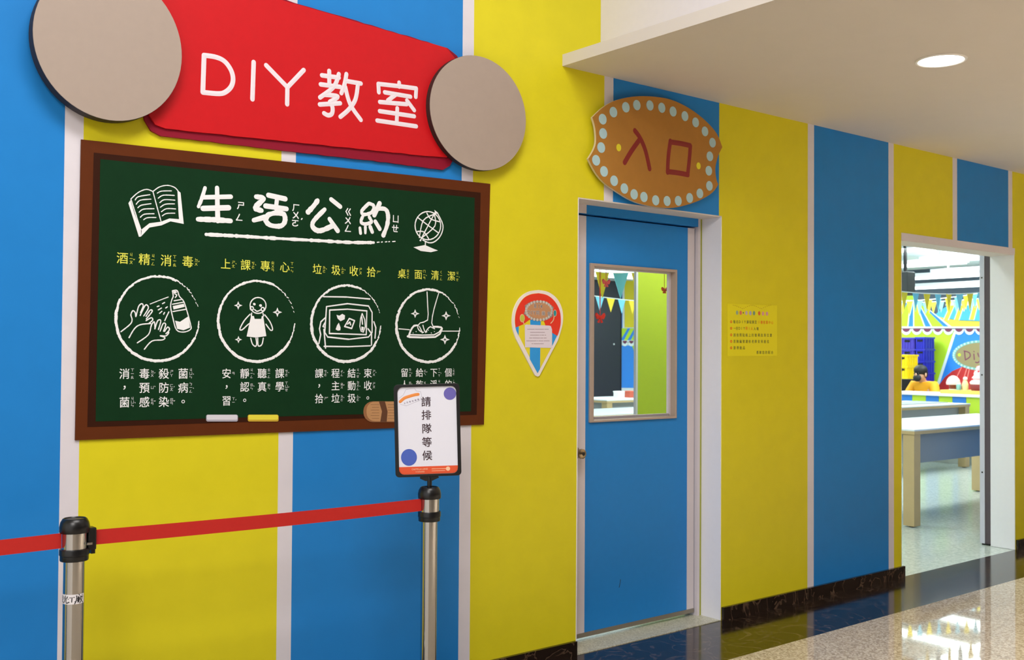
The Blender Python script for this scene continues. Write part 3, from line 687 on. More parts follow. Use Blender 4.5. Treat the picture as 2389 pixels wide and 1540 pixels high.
pk = smooth_pts([(330, 340), (420, 285), (540, 265), (660, 285), (765, 370)], 4)[:-1]+smooth_pts([(765, 370), (745, 430), (750, 500)], 4)[:-1]+smooth_pts([(750, 500), (660, 555), (550, 570), (430, 545), (315, 465)], 4)[:-1]+smooth_pts([(315, 465), (335, 400), (330, 340)], 4)[:-1]
plq = obj('plank', MB(TW).poly(pp(pk), .0085, .0093), mat('sign_plank_rim', (150, 132, 124), .5), ps)
cx_, cy_ = 541, 418
obj('plank_face', MB(TW).poly(pp([(cx_+(a-cx_)*.86, cy_+(b-cy_)*.80) for a, b in pk]), .0093, .0097), mat('sign_plank', (190, 138, 98), .5), plq)
mb = MB(TW)
for k_ in range(26):
    a = 2*math.pi*k_/26; c = pp([(541+205*math.cos(a)*(1-.06*abs(math.cos(a))), 418+138*math.sin(a))])[0]; mb.disc(c[0], c[1], .0068, .0068, .0093, .0101, 10)
obj('plank_dots', mb, mat('sign_dots', (196, 192, 186), .5), plq)
for txt, yy, sz, dx in (('B14', 350, 74, 0), ('DIY同樂會', 452, 72, 0)):
    o_ = MB(TW); i_ = MB(TW); xs = [485, 535, 575] if txt == 'B14' else [392, 432, 468, 523, 607, 690]
    for ch, x in zip(txt, xs):
        c = pp([(x, yy+(x-540)*.07)])[0]; s_ = wid(sz/6.417, 1252, 725)*(.98 if ord(ch) > 200 else 1.12)
        put(o_, ch, c[0], c[1], s_, s_, .0101, .05, True); put(i_, ch, c[0], c[1], s_, s_, .0105, -.008 if ord(ch) < 200 else 0.0, True)
    obj('lettering_outline', o_, mat('sign_white', (234, 226, 222), .5), plq); obj('lettering', i_, mat('sign_dark_letter', (66, 48, 52), .6), plq)
pn = obj('text_panel', MB(TW).poly(pp([(345, 625), (700, 640), (722, 650), (738, 700), (738, 975), (335, 965), (330, 640)]), .0085, .009), mat('sign_pale_panel', (222, 212, 222), .5), ps)
mb = MB(TW)
for yy, x0, x1 in ((695, 372, 680), (742, 415, 635), (783, 415, 635), (827, 400, 645), (868, 357, 695), (912, 435, 612)):
    x = x0
    while x < x1:
        a, b_, c, d = pp([(x, yy-7), (x+14, yy-6.5), (x+14, yy+6.5), (x, yy+6)]); mb.stroke([((a[0]+d[0])/2, (a[1]+d[1])/2), ((b_[0]+c[0])/2, (b_[1]+c[1])/2)], .0028, .009, .0003)
        x += 22+random.choice((0, 0, 0, 6))
obj('tiny_text_rows', mb, mat('sign_grey_text', (150, 128, 138), .6), pn)
for cxx, cyy, rx, ry, col, tail in ((290, 530, 36, 52, (190, 196, 70), [(305, 580), (318, 625)]), (778, 455, 26, 45, (36, 140, 148), [(765, 505), (755, 560), (718, 605)])):
    mb = MB(TW); c = pp([(cxx, cyy)])[0]; r1 = (wid(rx/6.417, 1252, 740)*1.1, wid(ry/6.417, 1252, 740))
    mb.disc(c[0], c[1], r1[0]*1.22, r1[1]*1.18, .0101, .0106, 20); mb.stroke(smooth_pts(pp(tail)), .005, .0101, .0005)
    bo = obj('balloon_outline', mb, mat('sign_balloon_edge', (232, 190, 150), .5), ps)
    obj('balloon', MB(TW).disc(c[0], c[1], r1[0], r1[1], .0106, .011, 20), mat('balloon_%d' % cxx, col, .5), bo)

# ------------------------------------------------------------------ yellow notice right of the door
Zn = (11.0, 1690, 700)
def np_(P): return [WP(Zn[1]+a/Zn[0], Zn[2]+b/Zn[0], 0) for a, b in P]
nt_ = thing('paper_notice', (WP(1755, 775)[0], -.001, WP(1755, 830)[1]), 'small yellow paper notice with five bulleted lines beside the door', 'notice')
obj('paper', MB(TW).poly(np_([(70, 95), (1345, 140), (1345, 1430), (70, 1440)]), .0005, .0015), mat('notice_yellow', (232, 222, 4), .45), nt_)
def nline(s, x0, y, x1, y1, col, nm='notice_line'):
    mb = MB(TW); n = len(s); 
    for i, ch in enumerate(s):
        t = (i+.5)/n; c = np_([(x0+(x1-x0)*t, y+(y1-y)*t)])[0]; s_ = wid(90/11., 1750, 770)
        put(mb, ch, c[0], c[1], s_*(1.0 if ord(ch) > 200 else 1.1), s_*(1.0 if ord(ch) > 200 else 1.1), .0018, .012, True)
    return obj(nm, mb, mat('notice_ink_%d_%d_%d' % col, col, .7), nt_)
gr_, or_ = (88, 92, 50), (226, 104, 10)
nline('報名DIY課程請至', 215, 560, 830, 568, gr_); nline('1樓客服中心', 845, 570, 1255, 580, or_)
nline('一份DIY', 225, 725, 530, 730, gr_); nline('限1人', 530, 728, 730, 734, or_); nline('入場', 735, 735, 880, 738, gr_)
nline('請依照貼紙上的號碼找到位置', 215, 898, 1225, 905, gr_); nline('若無編號請依老師安排座位', 215, 1062, 1150, 1065, gr_); nline('禁帶飲品', 215, 1228, 535, 1230, gr_); nline('感謝您的配合', 805, 1345, 1255, 1345, gr_)
for yy in (560, 725, 895, 1062, 1228):
    mb = MB(TW); mb.stroke(np_([(168+22*math.cos(t*math.pi/5), yy+24*math.sin(t*math.pi/5)) for t in range(11)]), .0045, .0016, .0003); obj('bullet', mb, mat('notice_ink_%d_%d_%d' % (226, 90, 20), (226, 90, 20), .7), nt_)
for i, (x, yy, col) in enumerate(((320, 325, (150, 170, 140)), (412, 328, (214, 110, 84)), (480, 328, (96, 90, 110)), (560, 332, (190, 170, 180)), (662, 336, (170, 170, 200)), (755, 338, (120, 160, 130)), (888, 340, (220, 100, 40)), (985, 350, (214, 150, 150)), (1088, 352, (210, 150, 160)))):
    c = np_([(x, yy)])[0]; r_ = wid((44 if i != 2 else 18)/11., 1750, 730)
    obj('bubble_mark', MB(TW).disc(c[0], c[1], r_*1.12, r_*1.25, .0015, .0019, 14), mat('notice_bubble_%d' % i, col, .6), nt_)
mb = MB(TW)
for i in range(22):
    t = i/21; x = 215+t*960; yy = 200-70*abs(math.cos(t*math.pi*2.0))+25*abs(math.sin(t*math.pi*2)) ; a = np_([(x, yy), (x+14, yy+5)]); mb.stroke(a, .0035, .0016, .0003)
obj('dotted_garland', mb, mat('notice_garland', (190, 160, 20), .7), nt_)

# ------------------------------------------------------------------ stanchions, belts and the queue sign
M_belt = mat('red_belt', (188, 24, 17), .6, var=.06, vscale=120, bump=.2, bscale=700)
def stanchion(name, x, y, label, sticker=False, clip=False):
    s = thing(name, (x, y, 0), label, 'stanchion', 'queue posts'); c = (x, y, 0)
    b = obj('base', MB().lathe(c, [(0, 0), (.16, 0), (.16, .008), (.15, .018), (.06, .032), (.036, .038), (.032, .045), (0, .045)], 48), M_chrome, s, smooth=True)
    obj('pole', MB().lathe(c, [(.0315, .04), (.0315, .832)], 40), M_chrome, s, smooth=True)
    obj('collar', MB().lathe(c, [(.03, .806), (.0415, .806), (.0425, .809), (.0425, .822), (.0445, .824), (.0445, .84), (.0435, .843), (.03, .843)], 40), M_black, s, smooth=True)
    obj('belt_head', MB().lathe(c, [(.038, .84), (.038, .903)], 40), M_chrome, s, smooth=True)
    cp = MB().lathe(c, [(.03, .893), (.0435, .893), (.045, .897), (.045, .912), (.042, .926), (.036, .936), (.033, .938), (.031, .935), (0, .934)], 40)
    obj('cap', cp, M_black, s, smooth=True)
    return s
PLx, PLy = -.047, -.335; PRx, PRy = 1.272, -.372
post_l = stanchion('queue_stanchion', PLx, PLy, 'chrome queue post at far left with a white handwritten sticker round its pole')
post_r = stanchion('queue_stanchion', PRx, PRy, 'chrome queue post under the framed sign in front of the blue stripe')
# belt clip on the left post, facing the right post
obj('belt_clip', MB().box(PLx+.036, PLx+.062, PLy-.020, PLy+.020, .835, .905), M_black, post_l, bevel=.004)
obj('clip_latch', MB().box(PLx+.048, PLx+.060, PLy-.012, PLy+.012, .822, .836), M_black, post_l)
obj('clip_pin', MB().box(PLx+.028, PLx+.044, PLy-.036, PLy-.030, .855, .862), M_chrome, post_l)
# sticker with handwriting, wrapped round the pole
to_cam = math.atan2(CAM.y-PLy, CAM.x-PLx)
zc_ = .690
def TC(u, v, n):     # u: arc length to the viewer's right, v up
    a = to_cam+u/.0315; return (PLx+(.0316+n)*math.cos(a), PLy+(.0316+n)*math.sin(a), zc_+v)
def strip_grid(T, u0, u1, v0, v1, n, k=18):
    mb = MB(T); A = [mb.v(u0+(u1-u0)*i/k, v0, n) for i in range(k+1)]; B = [mb.v(u0+(u1-u0)*i/k, v1, n) for i in range(k+1)]
    for i in range(k): mb.F.append((A[i], A[i+1], B[i+1], B[i]))
    return mb
stk = obj('sticker', strip_grid(TC, -.062, .036, -.015, .015, .0004), mat('sticker_white', (226, 222, 226), .6), post_l)
mb = MB(TC)
def hand(cu, cv, s, strokes, w_=.0029):
    for st in strokes:
        P = [(cu+(a-50)*s/100, cv-(b-50)*s/100) for a, b in st]; mb.stroke(smooth_pts(P, 3), w_, .0006, .0003)
hand(-.0255, -.0005, .026, [[(50, 5), (48, 40)], [(22, 18), (32, 36)], [(78, 15), (66, 36)], [(12, 46), (88, 42)], [(40, 46), (32, 75), (10, 92)], [(58, 45), (58, 80), (70, 92), (92, 78)]])
hand(-.0050, -.001, .019, [[(20, 15), (85, 10)], [(52, 12), (48, 85)], [(5, 90), (98, 82)]])
hand(.0165, 0, .0285, [[(48, 0), (52, 10)], [(20, 14), (90, 10)], [(24, 14), (20, 60), (2, 98)], [(38, 26), (36, 84)], [(32, 44), (56, 42)], [(30, 62), (56, 60)], [(46, 24), (46, 80)], [(70, 20), (60, 48)], [(66, 32), (96, 28)], [(86, 30), (78, 62), (56, 94)], [(62, 48), (98, 96)]])
hand(-.052, 0, .025, [[(10, 20), (45, 18)], [(28, 5), (26, 60)], [(10, 40), (48, 38)], [(12, 60), (46, 60), (44, 90), (12, 90), (12, 60)], [(60, 15), (90, 15), (90, 60), (60, 60), (60, 15)], [(60, 38), (90, 38)], [(66, 62), (58, 95)], [(84, 62), (84, 90), (98, 88)]])
obj('handwriting', mb, mat('marker_black', (20, 16, 24), .6), stk)
def belt(p, q, z0, z1, label, sag=.0):
    mb = MB(); a = Vector(p); b = Vector(q); k = 14; rows = []
    d = (b-a); nrm = Vector((-d.y, d.x, 0)).normalized()*.0008
    for i in range(k+1):
        t = i/k; c = a+d*t; z = z0+(z1-z0)*t-sag*4*t*(1-t)
        rows.append([mb.v(c.x+sn*nrm.x, c.y+sn*nrm.y, z+zz) for sn, zz in ((-1, -.0235), (1, -.0235), (1, .0235), (-1, .0235))])
    for A, B in zip(rows[:-1], rows[1:]):
        for i in range(4): j = (i+1) % 4; mb.F.append((A[i], A[j], B[j], B[i]))
    mb.F += [tuple(rows[0]), tuple(rows[-1])]
    return tag(obj('retractable_belt', mb, M_belt), label, 'belt', 'queue belts')
belt((PLx+.058, PLy), (PRx-.0385, PRy), .871, .871, 'red belt stretched between the two queue posts', .004)
belt((-1.35, -.34), (PLx-.039, PLy), .871, .871, 'short end of red belt leaving the left queue post out of frame', .004)
# framed queue sign on the right post
qs = thing('queue_sign', (PRx, PRy, .937), 'black framed white sheet with five vertical characters on top of the right queue post', 'sign')
qd = Vector((CAM.x-PRx, CAM.y-PRy, 0)).normalized()
qr = Vector((-qd.y, qd.x, 0))                       # to the viewer's right
if qr.dot(rt) < 0: qr = -qr
rl = math.radians(1.75)
qu = qr*math.cos(rl)+Vector((0, 0, 1))*math.sin(rl); qv = Vector((0, 0, 1))*math.cos(rl)-qr*math.sin(rl)
dq = depth((PRx, PRy, 1.1)); qc = at_d(997.5, 1003.5, dq)+qd*.0
S_ = dq/F
def TQ(u, v, n): return tuple(qc+qu*u*S_+qv*v*S_+qd*n)   # u, v in photo pixels at the sign's distance
fo = rrect(-76.5, -107.5, 76.5, 107.5, 9, 4); fi = rrect(-68, -101.5, 68.5, 101.5, 12, 4)
obj('frame_back', MB(TQ).poly(fo, -.006, .002), M_black, qs)
obj('frame', MB(TQ).ring(fo, fi, .002, .009), M_black, qs, bevel=.001)
sh = obj('sheet', MB(TQ).poly(rrect(-69, -102, 69.5, 102, 12, 4), .002, .0032), mat('sheet_white', (228, 228, 240), .35), qs)
fp = [(a, b) for a, b in rrect(-69, -102, 69.5, 102, 12, 4) if b < -84]
obj('orange_footer', MB(TQ).poly([(-69, -84)]+sorted([q for q in fp if q[0] < 0], key=lambda q: -q[1])+sorted([q for q in fp if q[0] > 0], key=lambda q: q[1])+[(69.5, -84)], .0032, .0036), mat('footer_orange', (226, 84, 44), .4), sh)
mb = MB(TQ)
def hq(cu, cv, s, strokes, w_=2.6):
    for st in strokes:
        P = [(cu+(a-50)*s/100, cv-(b-50)*s/100) for a, b in st]
        for p, q in zip(P[:-1], P[1:]): mb.seg(p, q, w_/2, w_/2, .0036, .0004)
for ch, v in (('請', 66.5), ('排', 35.5), ('隊', 4), ('等', -27.5), ('候', -58.5)):
    put(mb, ch, -2.0, v, 23.5, 24, .0038, .016)
obj('queue_characters', mb, mat('sheet_ink', (62, 40, 50), .6), sh)
mb = MB(TQ); put(mb, 'Castella Land'.upper(), -20, -90, 5.0, 5.6, .004, .01, True); put(mb, '卡司蒂菈樂園', -20, -96.2, 3.6, 3.6, .004, 0, True)
for i in range(22): mb.stroke([(8+i*1.6, -90.5), (9+i*1.6, -90.5)], 1.2, .0038, .0002); mb.stroke([(8+i*1.4, -95), (9+i*1.4, -95)], 1.0, .0038, .0002)
mb.disc(45.5, -91, 5, 5, .0036, .004, 16); obj('footer_print', mb, mat('footer_cream', (244, 196, 160), .5), sh)
# round badges (plain) and the logo banner
obj('badge', MB(TQ).disc(-44.5, -62, 18.5, 19.5, .0032, .0037, 30), mat('badge_blue', (70, 96, 188), .4), sh)
obj('badge', MB(TQ).disc(54, 83.5, 14.5, 14.5, .0032, .0037, 30), mat('badge_violet', (104, 96, 176), .4), sh)
mb = MB(TQ)
for st in ([(-62, 68), (-52, 76), (-40, 80), (-28, 83), (-20, 84)],): mb.stroke(smooth_pts(st, 4), 7.0, .0033, .0005)
lg = obj('logo_banner', mb, mat('logo_orange', (232, 140, 62), .5), sh)
mb = MB(TQ)
for i in range(6): put(mb, '卡司蒂菈樂園'[i], -52+i*6.4, 64+i*1.6, 4.2, 4.2, .0036, .02, True)
mb.stroke([(-62, 62), (-48, 58), (-16, 70), (-12, 80), (-14, 90), (-24, 92), (-28, 104-6), (-48, 100-4), (-54, 84), (-64, 76)], .5, .0033, .0003)
obj('logo_lettering', mb, mat('logo_grey', (150, 140, 160), .5), lg)
mb = MB(TQ).poly([(-20, -107), (22, -106), (24, -111), (8, -118), (-8, -118), (-20, -112)], -.004, .006); obj('neck_bracket', mb, M_black, qs)
bt = qc+qv*(-116*S_)
obj('stem', MB().tube([Vector((PRx, PRy, .93)), Vector((PRx, PRy, .975))], .0095, 16).tube([Vector((PRx, PRy, .97)), Vector((PRx+(bt.x-PRx)*.5, PRy+(bt.y-PRy)*.5, .985)), bt+qv*.004], .0072, 14), M_black, qs, smooth=True)

# ------------------------------------------------------------------ soffit downlight
dl = thing('ceiling_downlight', (3.565, -1.22, ZC-.02), 'bright round recessed downlight in the low soffit ceiling', 'light', 'soffit downlights')
c = (3.565, -1.22, ZC)
obj('rim', MB().lathe(c, [(.098, -.001), (.104, -.006), (.112, -.006), (.116, -.001), (.098, -.001)], 40), mat('lamp_rim', (235, 232, 228), .4), dl, smooth=True)
obj('diffuser', MB().lathe(c, [(0, -.004), (.098, -.004), (.098, -.001), (0, -.001)], 40), emis('downlight_glow', (255, 252, 246), 9), dl)
for dx, dy in ((3.9, -3.6), (6.3, -3.6), (8.7, -3.6), (6.3, -5.8)):      # unseen downlights added to brighten the right wall
    d2 = copy_tree(dl, (dx, dy, ZC-.02)); d2['label'] = {3.9: 'added soffit downlight out of frame on the door side', 6.3: 'added soffit downlight out of frame before the classroom opening', 8.7: 'added soffit downlight out of frame beyond the classroom opening'}[dx] if dy > -5 else 'added soffit downlight out of frame farthest from the striped wall'
    l = bpy.data.lights.new('added_downlight_lamp', 'AREA'); l.shape = 'DISK'; l.size = .19; l.energy = 84; l.spread = math.radians(115); l.color = (1, .96, .92)
    lo = bpy.data.objects.new('added_downlight_lamp', l); COL.objects.link(lo); lo.location = (dx, dy, ZC-.012)

# ------------------------------------------------------------------ classroom contents
M_top = mat('table_white', (226, 234, 238), .25); M_wood = mat('table_wood', (196, 170, 122), .5, var=.08, vscale=10); M_apron = mat('table_apron', (150, 156, 160), .5)
def table(x0, x1, y0, y1, label, zt=.822, leg=.1):
    t = thing('work_table', ((x0+x1)/2, (y0+y1)/2, 0), label, 'table', 'classroom work tables')
    obj('tabletop', MB().box(x0, x1, y0, y1, zt-.012, zt), M_top, t)
    obj('top_edge', MB().box(x0+.001, x1-.001, y0+.001, y1-.001, zt-.04, zt-.012), M_wood, t)
    obj('apron', MB().box(x0+leg*.6, x1-leg*.6, y0+.1, y1-.1, zt-.30, zt-.04), M_apron, t)
    for a in (x0+.01, x1-.01-leg):
        for b in (y0+.01, y1-.01-leg):
            obj('leg', MB().box(a, a+leg, b, b+leg, .008, zt-.04), M_wood, t)
            obj('foot', MB().box(a+leg/2-.015, a+leg/2+.015, b+leg/2-.015, b+leg/2+.015, -.002, .008), M_black, t)
    return t
table(7.13, 9.95, .98, 1.9, 'white-topped work table with wooden legs nearest the classroom opening')
table(9.3, 12.05, 3.05, 3.95, 'second white work table behind the nearest one in the classroom')
table(8.6, 11.6, 6.2, 7.0, 'white work table seen low through the left of the door window')
table(6.2, 8.2, 4.0, 4.8, 'white work table end seen at the bottom of the door window')
# counter with coloured front, parallel to the far wall
XC = 12.3
ya, yb_ = on_x(2335, 920, XC).y, on_x(2060, 920, XC).y; zt = on_x(2150, 917, XC).z
ct = thing('service_counter', (XC+.3, (ya+yb_)/2, 0), 'counter with blue and lime front squares before the seated person', 'counter')
obj('counter_top', MB().box(XC-.02, XC+.6, ya, yb_, zt-.03, zt), mat('counter_white', (226, 230, 226), .4), ct)
obj('carcass', MB().box(XC+.012, XC+.58, ya+.02, yb_-.02, 0, zt-.03), mat('counter_grey', (180, 186, 180), .5), ct)
edges = [2335, 2288, 2254, 2222, 2190, 2160, 2128, 2098, 2060]
for i, (e0, e1) in enumerate(zip(edges[:-1], edges[1:])):
    y0_, y1_ = on_x(e0, 930, XC).y, on_x(e1, 930, XC).y
    obj('front_square', MB().box(XC, XC+.012, y0_+.002, y1_-.002, 0.16, zt-.031), mat('counter_blue', (44, 122, 206), .5) if i % 2 == 0 else mat('counter_lime', (178, 208, 50), .5), ct)
wy0, wy1 = on_x(2335, 920, XC+.1).y, on_x(2193, 920, XC+.1).y
tag(obj('wooden_tray', MB().box(XC+.1, XC+.5, wy0, wy1, zt, zt+.05), mat('tray_wood', (214, 176, 84), .5)), 'low yellowish wooden box along the right of the counter', 'box')
# grey mat on the second table
g0 = on_z(2128, 938, .823); 
tag(obj('cutting_mat', MB().box(10.75, 11.95, 3.3, 3.75, .8222, .830), mat('mat_grey', (128, 134, 132), .6)), 'flat grey mat lying on the second white table', 'mat')
# ornaments on the wooden tray
def ornament(name, px, py, dep_x, zb, build, label, cat):
    p = on_x(px, py, dep_x); t = thing(name, (dep_x, p.y, zb), label, cat); build(t, (dep_x, p.y, zb)); t.scale = (.8, .8, .8); return t
zb = zt+.0505
def cupcake(t, c):
    obj('cup', MB().lathe(c, [(0, 0), (.055, 0), (.075, .085), (0, .085)], 20), mat('cake_brown', (126, 62, 44), .6), t, smooth=True)
    obj('cream_dome', MB().lathe(c, [(.0, .08), (.11, .085), (.115, .12), (.10, .17), (.07, .21), (.03, .235), (0, .24)], 20), mat('cream_pink', (236, 206, 196), .6), t, smooth=True)
    obj('pedestal', MB().lathe(c, [(0, -.0), (.07, -.0), (.07, .012), (0, .012)], 16), M_top, t)
ornament('cupcake_ornament', 2224, 905, XC+.3, zb, cupcake, 'model cupcake with a pale pink cream dome on the counter', 'ornament')
def bottle(t, c):
    obj('bottle_body', MB().lathe(c, [(0, 0), (.05, 0), (.052, .1), (.03, .15), (.02, .18), (0, .18)], 16), mat('bottle_cream', (222, 214, 150), .5), t, smooth=True)
    obj('bottle_cap', MB().lathe(c, [(0, .18), (.035, .18), (.03, .215), (0, .225)], 16), mat('bottle_white', (232, 236, 226), .5), t, smooth=True)
ornament('bottle_ornament', 2252, 905, XC+.28, zb, bottle, 'small cream bottle with a white cap between two model cakes', 'bottle')
def jar(t, c):
    obj('jar_body', MB().lathe(c, [(0, 0), (.04, 0), (.042, .08), (.03, .1), (0, .1)], 16), mat('jar_teal', (120, 168, 160), .3), t, smooth=True)
    obj('jar_lid', MB().lathe(c, [(0, .1), (.032, .1), (.032, .12), (0, .12)], 16), mat('jar_lid_white', (225, 228, 226), .5), t, smooth=True)
ornament('jar_ornament', 2237, 905, XC+.2, zb, jar, 'small teal jar with white lid on the counter', 'jar')
def bigcake(t, c):
    obj('base_cake', MB().lathe(c, [(0, 0), (.13, 0), (.15, .06), (.145, .12), (0, .12)], 24), mat('cake_red_brown', (132, 44, 48), .6), t, smooth=True)
    for i in range(4):
        r_ = .15-.03*i; obj('cream_swirl', MB().lathe((c[0], c[1], c[2]+.1+i*.075), [(0, 0), (r_, .005), (r_*1.05, .035), (r_*.8, .075), (0, .09)], 20), mat('cream_strawberry', (240, 176, 176), .5) if i % 2 else mat('cream_white', (240, 226, 220), .5), t, smooth=True)
    for k_ in range(7):
        a = k_*2.4; rr = .13-.016*k_; obj('berry', MB().ell((c[0]+rr*math.cos(a), c[1]+rr*math.sin(a), c[2]+.15+.04*k_), (.022, .022, .026), 10, 6), mat('berry_red', (206, 40, 52), .4), t, smooth=True)
ornament('cake_ornament', 2286, 905, XC+.28, zb, bigcake, 'tall pink model cake with red berries at the right end of the counter', 'ornament')
# plastic crates
def crate(name, x, y, z, sx, sy, h, m, label, group):
    t = thing(name, (x, y, z), label, 'crate', group)
    b = MB(); T_ = .012
    b.box(x-sx/2, x+sx/2, y-sy/2, y+sy/2, z, z+.01)
    b.box(x-sx/2, x-sx/2+T_, y-sy/2, y+sy/2, z+.01, z+h-.02); b.box(x+sx/2-T_, x+sx/2, y-sy/2, y+sy/2, z+.01, z+h-.02)
    b.box(x-sx/2+T_, x+sx/2-T_, y-sy/2, y-sy/2+T_, z+.01, z+h-.02); b.box(x-sx/2+T_, x+sx/2-T_, y+sy/2-T_, y+sy/2, z+.01, z+h-.02)
    r = b
    for i in range(5): yy = y-sy/2+sy*(i+.5)/5; r.box(x-sx/2-.008, x-sx/2+.001, yy-.008, yy+.008, z+.01, z+h-.03)
    for i in range(4): xx = x-sx/2+sx*(i+.5)/4; r.box(xx-.008, xx+.008, y-sy/2-.008, y-sy/2+.001, z+.01, z+h-.03)
    obj('tub', b, m, t)
    P = [(x-sx/2-.012, y-sy/2-.012), (x+sx/2+.012, y-sy/2-.012), (x+sx/2+.012, y+sy/2+.012), (x-sx/2-.012, y+sy/2+.012)]
    Q = [(x-sx/2+.012, y-sy/2+.012), (x+sx/2-.012, y-sy/2+.012), (x+sx/2-.012, y+sy/2-.012), (x-sx/2+.012, y+sy/2-.012)]
    obj('rim', MB().ring(P, Q, z+h-.03, z+h-.0015), m, t)
    obj('hand_hole', MB().box(x-sx/2-.0095, x-sx/2-.0005, y-.05, y+.05, z+h-.075, z+h-.045), M_black, t)
    return t
M_cb = mat('crate_blue', (36, 40, 170), .4); M_cp = mat('crate_indigo', (62, 52, 158), .4); M_cy = mat('crate_yellow', (236, 204, 10), .4)
XK = 14.62
def stack(px0, px1, ptop, X, n, m, nm, lab):
    y1_, y0_ = on_x(px0, 850, X).y, on_x(px1, 850, X).y; zt_ = on_x((px0+px1)/2, ptop, X).z; h = zt_/n
    wy = y1_-y0_-.024
    for i in range(n):
        pos = ('topmost of its stack' if i == n-1 else 'lowest of its stack' if i == 0 else 'level %s of its stack' % ['', 'two', 'three', 'four', 'five', 'six', 'seven', 'eight', 'nine'][i])
        crate(nm, X+.3, (y0_+y1_)/2, i*h, .3, wy, h, m, lab % pos, 'stacked crates')
stack(2124, 2147, 786, XK, 9, M_cb, 'plastic_crate', 'blue plastic crate beside the lime mural, %s')
stack(2088, 2123.5, 787, XK, 9, M_cp, 'plastic_crate', 'indigo plastic crate behind the yellow ones, %s')
stack(2076, 2107, 827, XK-.55, 8, M_cy, 'plastic_crate', 'yellow plastic crate left of the seated person, %s')
# seated person
hp = on_x(2146, 873, 13.3)
def skin(name, verts, edges, radii, m, parent, sub=2):
    me = bpy.data.meshes.new(name); org = ORI[parent]
    me.from_pydata([Vector(v)-org for v in verts], edges, []); o = bpy.data.objects.new(name, me); COL.objects.link(o); o.parent = parent; ORI[o] = org
    sk = o.modifiers.new('skin', 'SKIN'); sk.use_smooth_shade = True
    for i, r in enumerate(radii): me.skin_vertices[0].data[i].radius = r if isinstance(r, tuple) else (r, r)
    me.skin_vertices[0].data[0].use_root = True
    s = o.modifiers.new('sub', 'SUBSURF'); s.levels = sub; s.render_levels = sub
    me.materials.append(m); return o
hx, hy, hz = hp.x, hp.y, hp.z
pb = Vector((hx+.22, hy-.02, 0))
pe = thing('person', (pb.x, pb.y, 0), 'person in a yellow shirt and dark face mask sitting bowed behind the counter', 'person')
V_ = [(hx+.22, hy, .50), (hx+.20, hy, .70), (hx+.14, hy, hz-.25), (hx+.09, hy, hz-.13), (hx+.05, hy, hz-.09), (hx+.03, hy, hz-.04), (hx, hy, hz+.06), (hx-.06, hy, hz-.03),
      (hx+.11, hy-.17, hz-.17), (hx-.02, hy-.24, hz-.45), (hx-.19, hy-.16, hz-.42), (hx-.27, hy-.14, hz-.41),
      (hx+.11, hy+.17, hz-.17), (hx-.02, hy+.25, hz-.45), (hx-.19, hy+.18, hz-.42), (hx-.27, hy+.16, hz-.41),
      (hx+.18, hy-.10, .50), (hx-.20, hy-.13, .50), (hx-.20, hy-.13, .10), (hx-.30, hy-.13, .05),
      (hx+.18, hy+.10, .50), (hx-.20, hy+.13, .50), (hx-.20, hy+.13, .10), (hx-.30, hy+.13, .05)]
E_ = [(0, 1), (1, 2), (2, 3), (3, 4), (4, 5), (5, 6), (5, 7), (2, 8), (8, 9), (9, 10), (10, 11), (2, 12), (12, 13), (13, 14), (14, 15), (0, 16), (16, 17), (17, 18), (18, 19), (0, 20), (20, 21), (21, 22), (22, 23)]
R_ = [.14, .13, .13, .06, .055, .075, .085, .06, .06, .045, .036, .032, .06, .045, .036, .032, .085, .07, .045, .035, .085, .07, .045, .035]
M_skin = mat('skin_tone', (196, 148, 118), .55)
skin('body', V_, E_, R_, M_skin, pe)
skin('shirt', [V_[i] for i in (0, 1, 2, 3, 8, 9, 12, 13)], [(0, 1), (1, 2), (2, 3), (2, 4), (4, 5), (2, 6), (6, 7)], [.155, .15, .15, .085, .085, .065, .085, .065], mat('shirt_yellow', (232, 160, 12), .7), pe)
skin('trousers', [V_[i] for i in (0, 16, 17, 18, 20, 21, 22)], [(0, 1), (1, 2), (2, 3), (0, 4), (4, 5), (5, 6)], [.15, .1, .082, .058, .1, .082, .058], mat('trousers_dark', (36, 38, 48), .8), pe)
obj('hair', MB().ell((hx+.025, hy, hz+.055), (.105, .096, .085), 18, 12).ell((hx+.06, hy, hz+.01), (.075, .088, .09), 16, 10), mat('hair_black', (18, 16, 18), .6), pe, smooth=True)
obj('face_mask', MB().ell((hx-.075, hy, hz-.055), (.05, .06, .055), 16, 10), mat('mask_black', (22, 22, 26), .7), pe, smooth=True)
for s_ in (-1, 1): obj('ear', MB().ell((hx+.01, hy+s_*.088, hz-.01), (.018, .012, .03), 10, 6), M_skin, pe, smooth=True)
obj('nose', MB().ell((hx-.108, hy, hz-.005), (.018, .014, .022), 10, 6), M_skin, pe, smooth=True)
for s_ in (-1, 1): obj('eye', MB().ell((hx-.092, hy+s_*.034, hz+.012), (.008, .013, .007), 8, 6), M_black, pe)
for s_ in (-.14, .16):
    for k_ in range(4):
        y_ = hy+s_+(k_-1.5)*.018; L = (.07, .08, .075, .06)[k_]
        obj('finger', MB().tube([(hx-.27, y_, hz-.41), (hx-.27-L*.6, y_, hz-.415), (hx-.27-L, y_, hz-.43)], [.009, .0085, .007], 6), M_skin, pe, smooth=True)
    obj('thumb', MB().tube([(hx-.25, hy+s_-.03*(1 if s_ > 0 else -1), hz-.41), (hx-.30, hy+s_-.055*(1 if s_ > 0 else -1), hz-.42)], [.011, .008], 6), M_skin, pe, smooth=True)
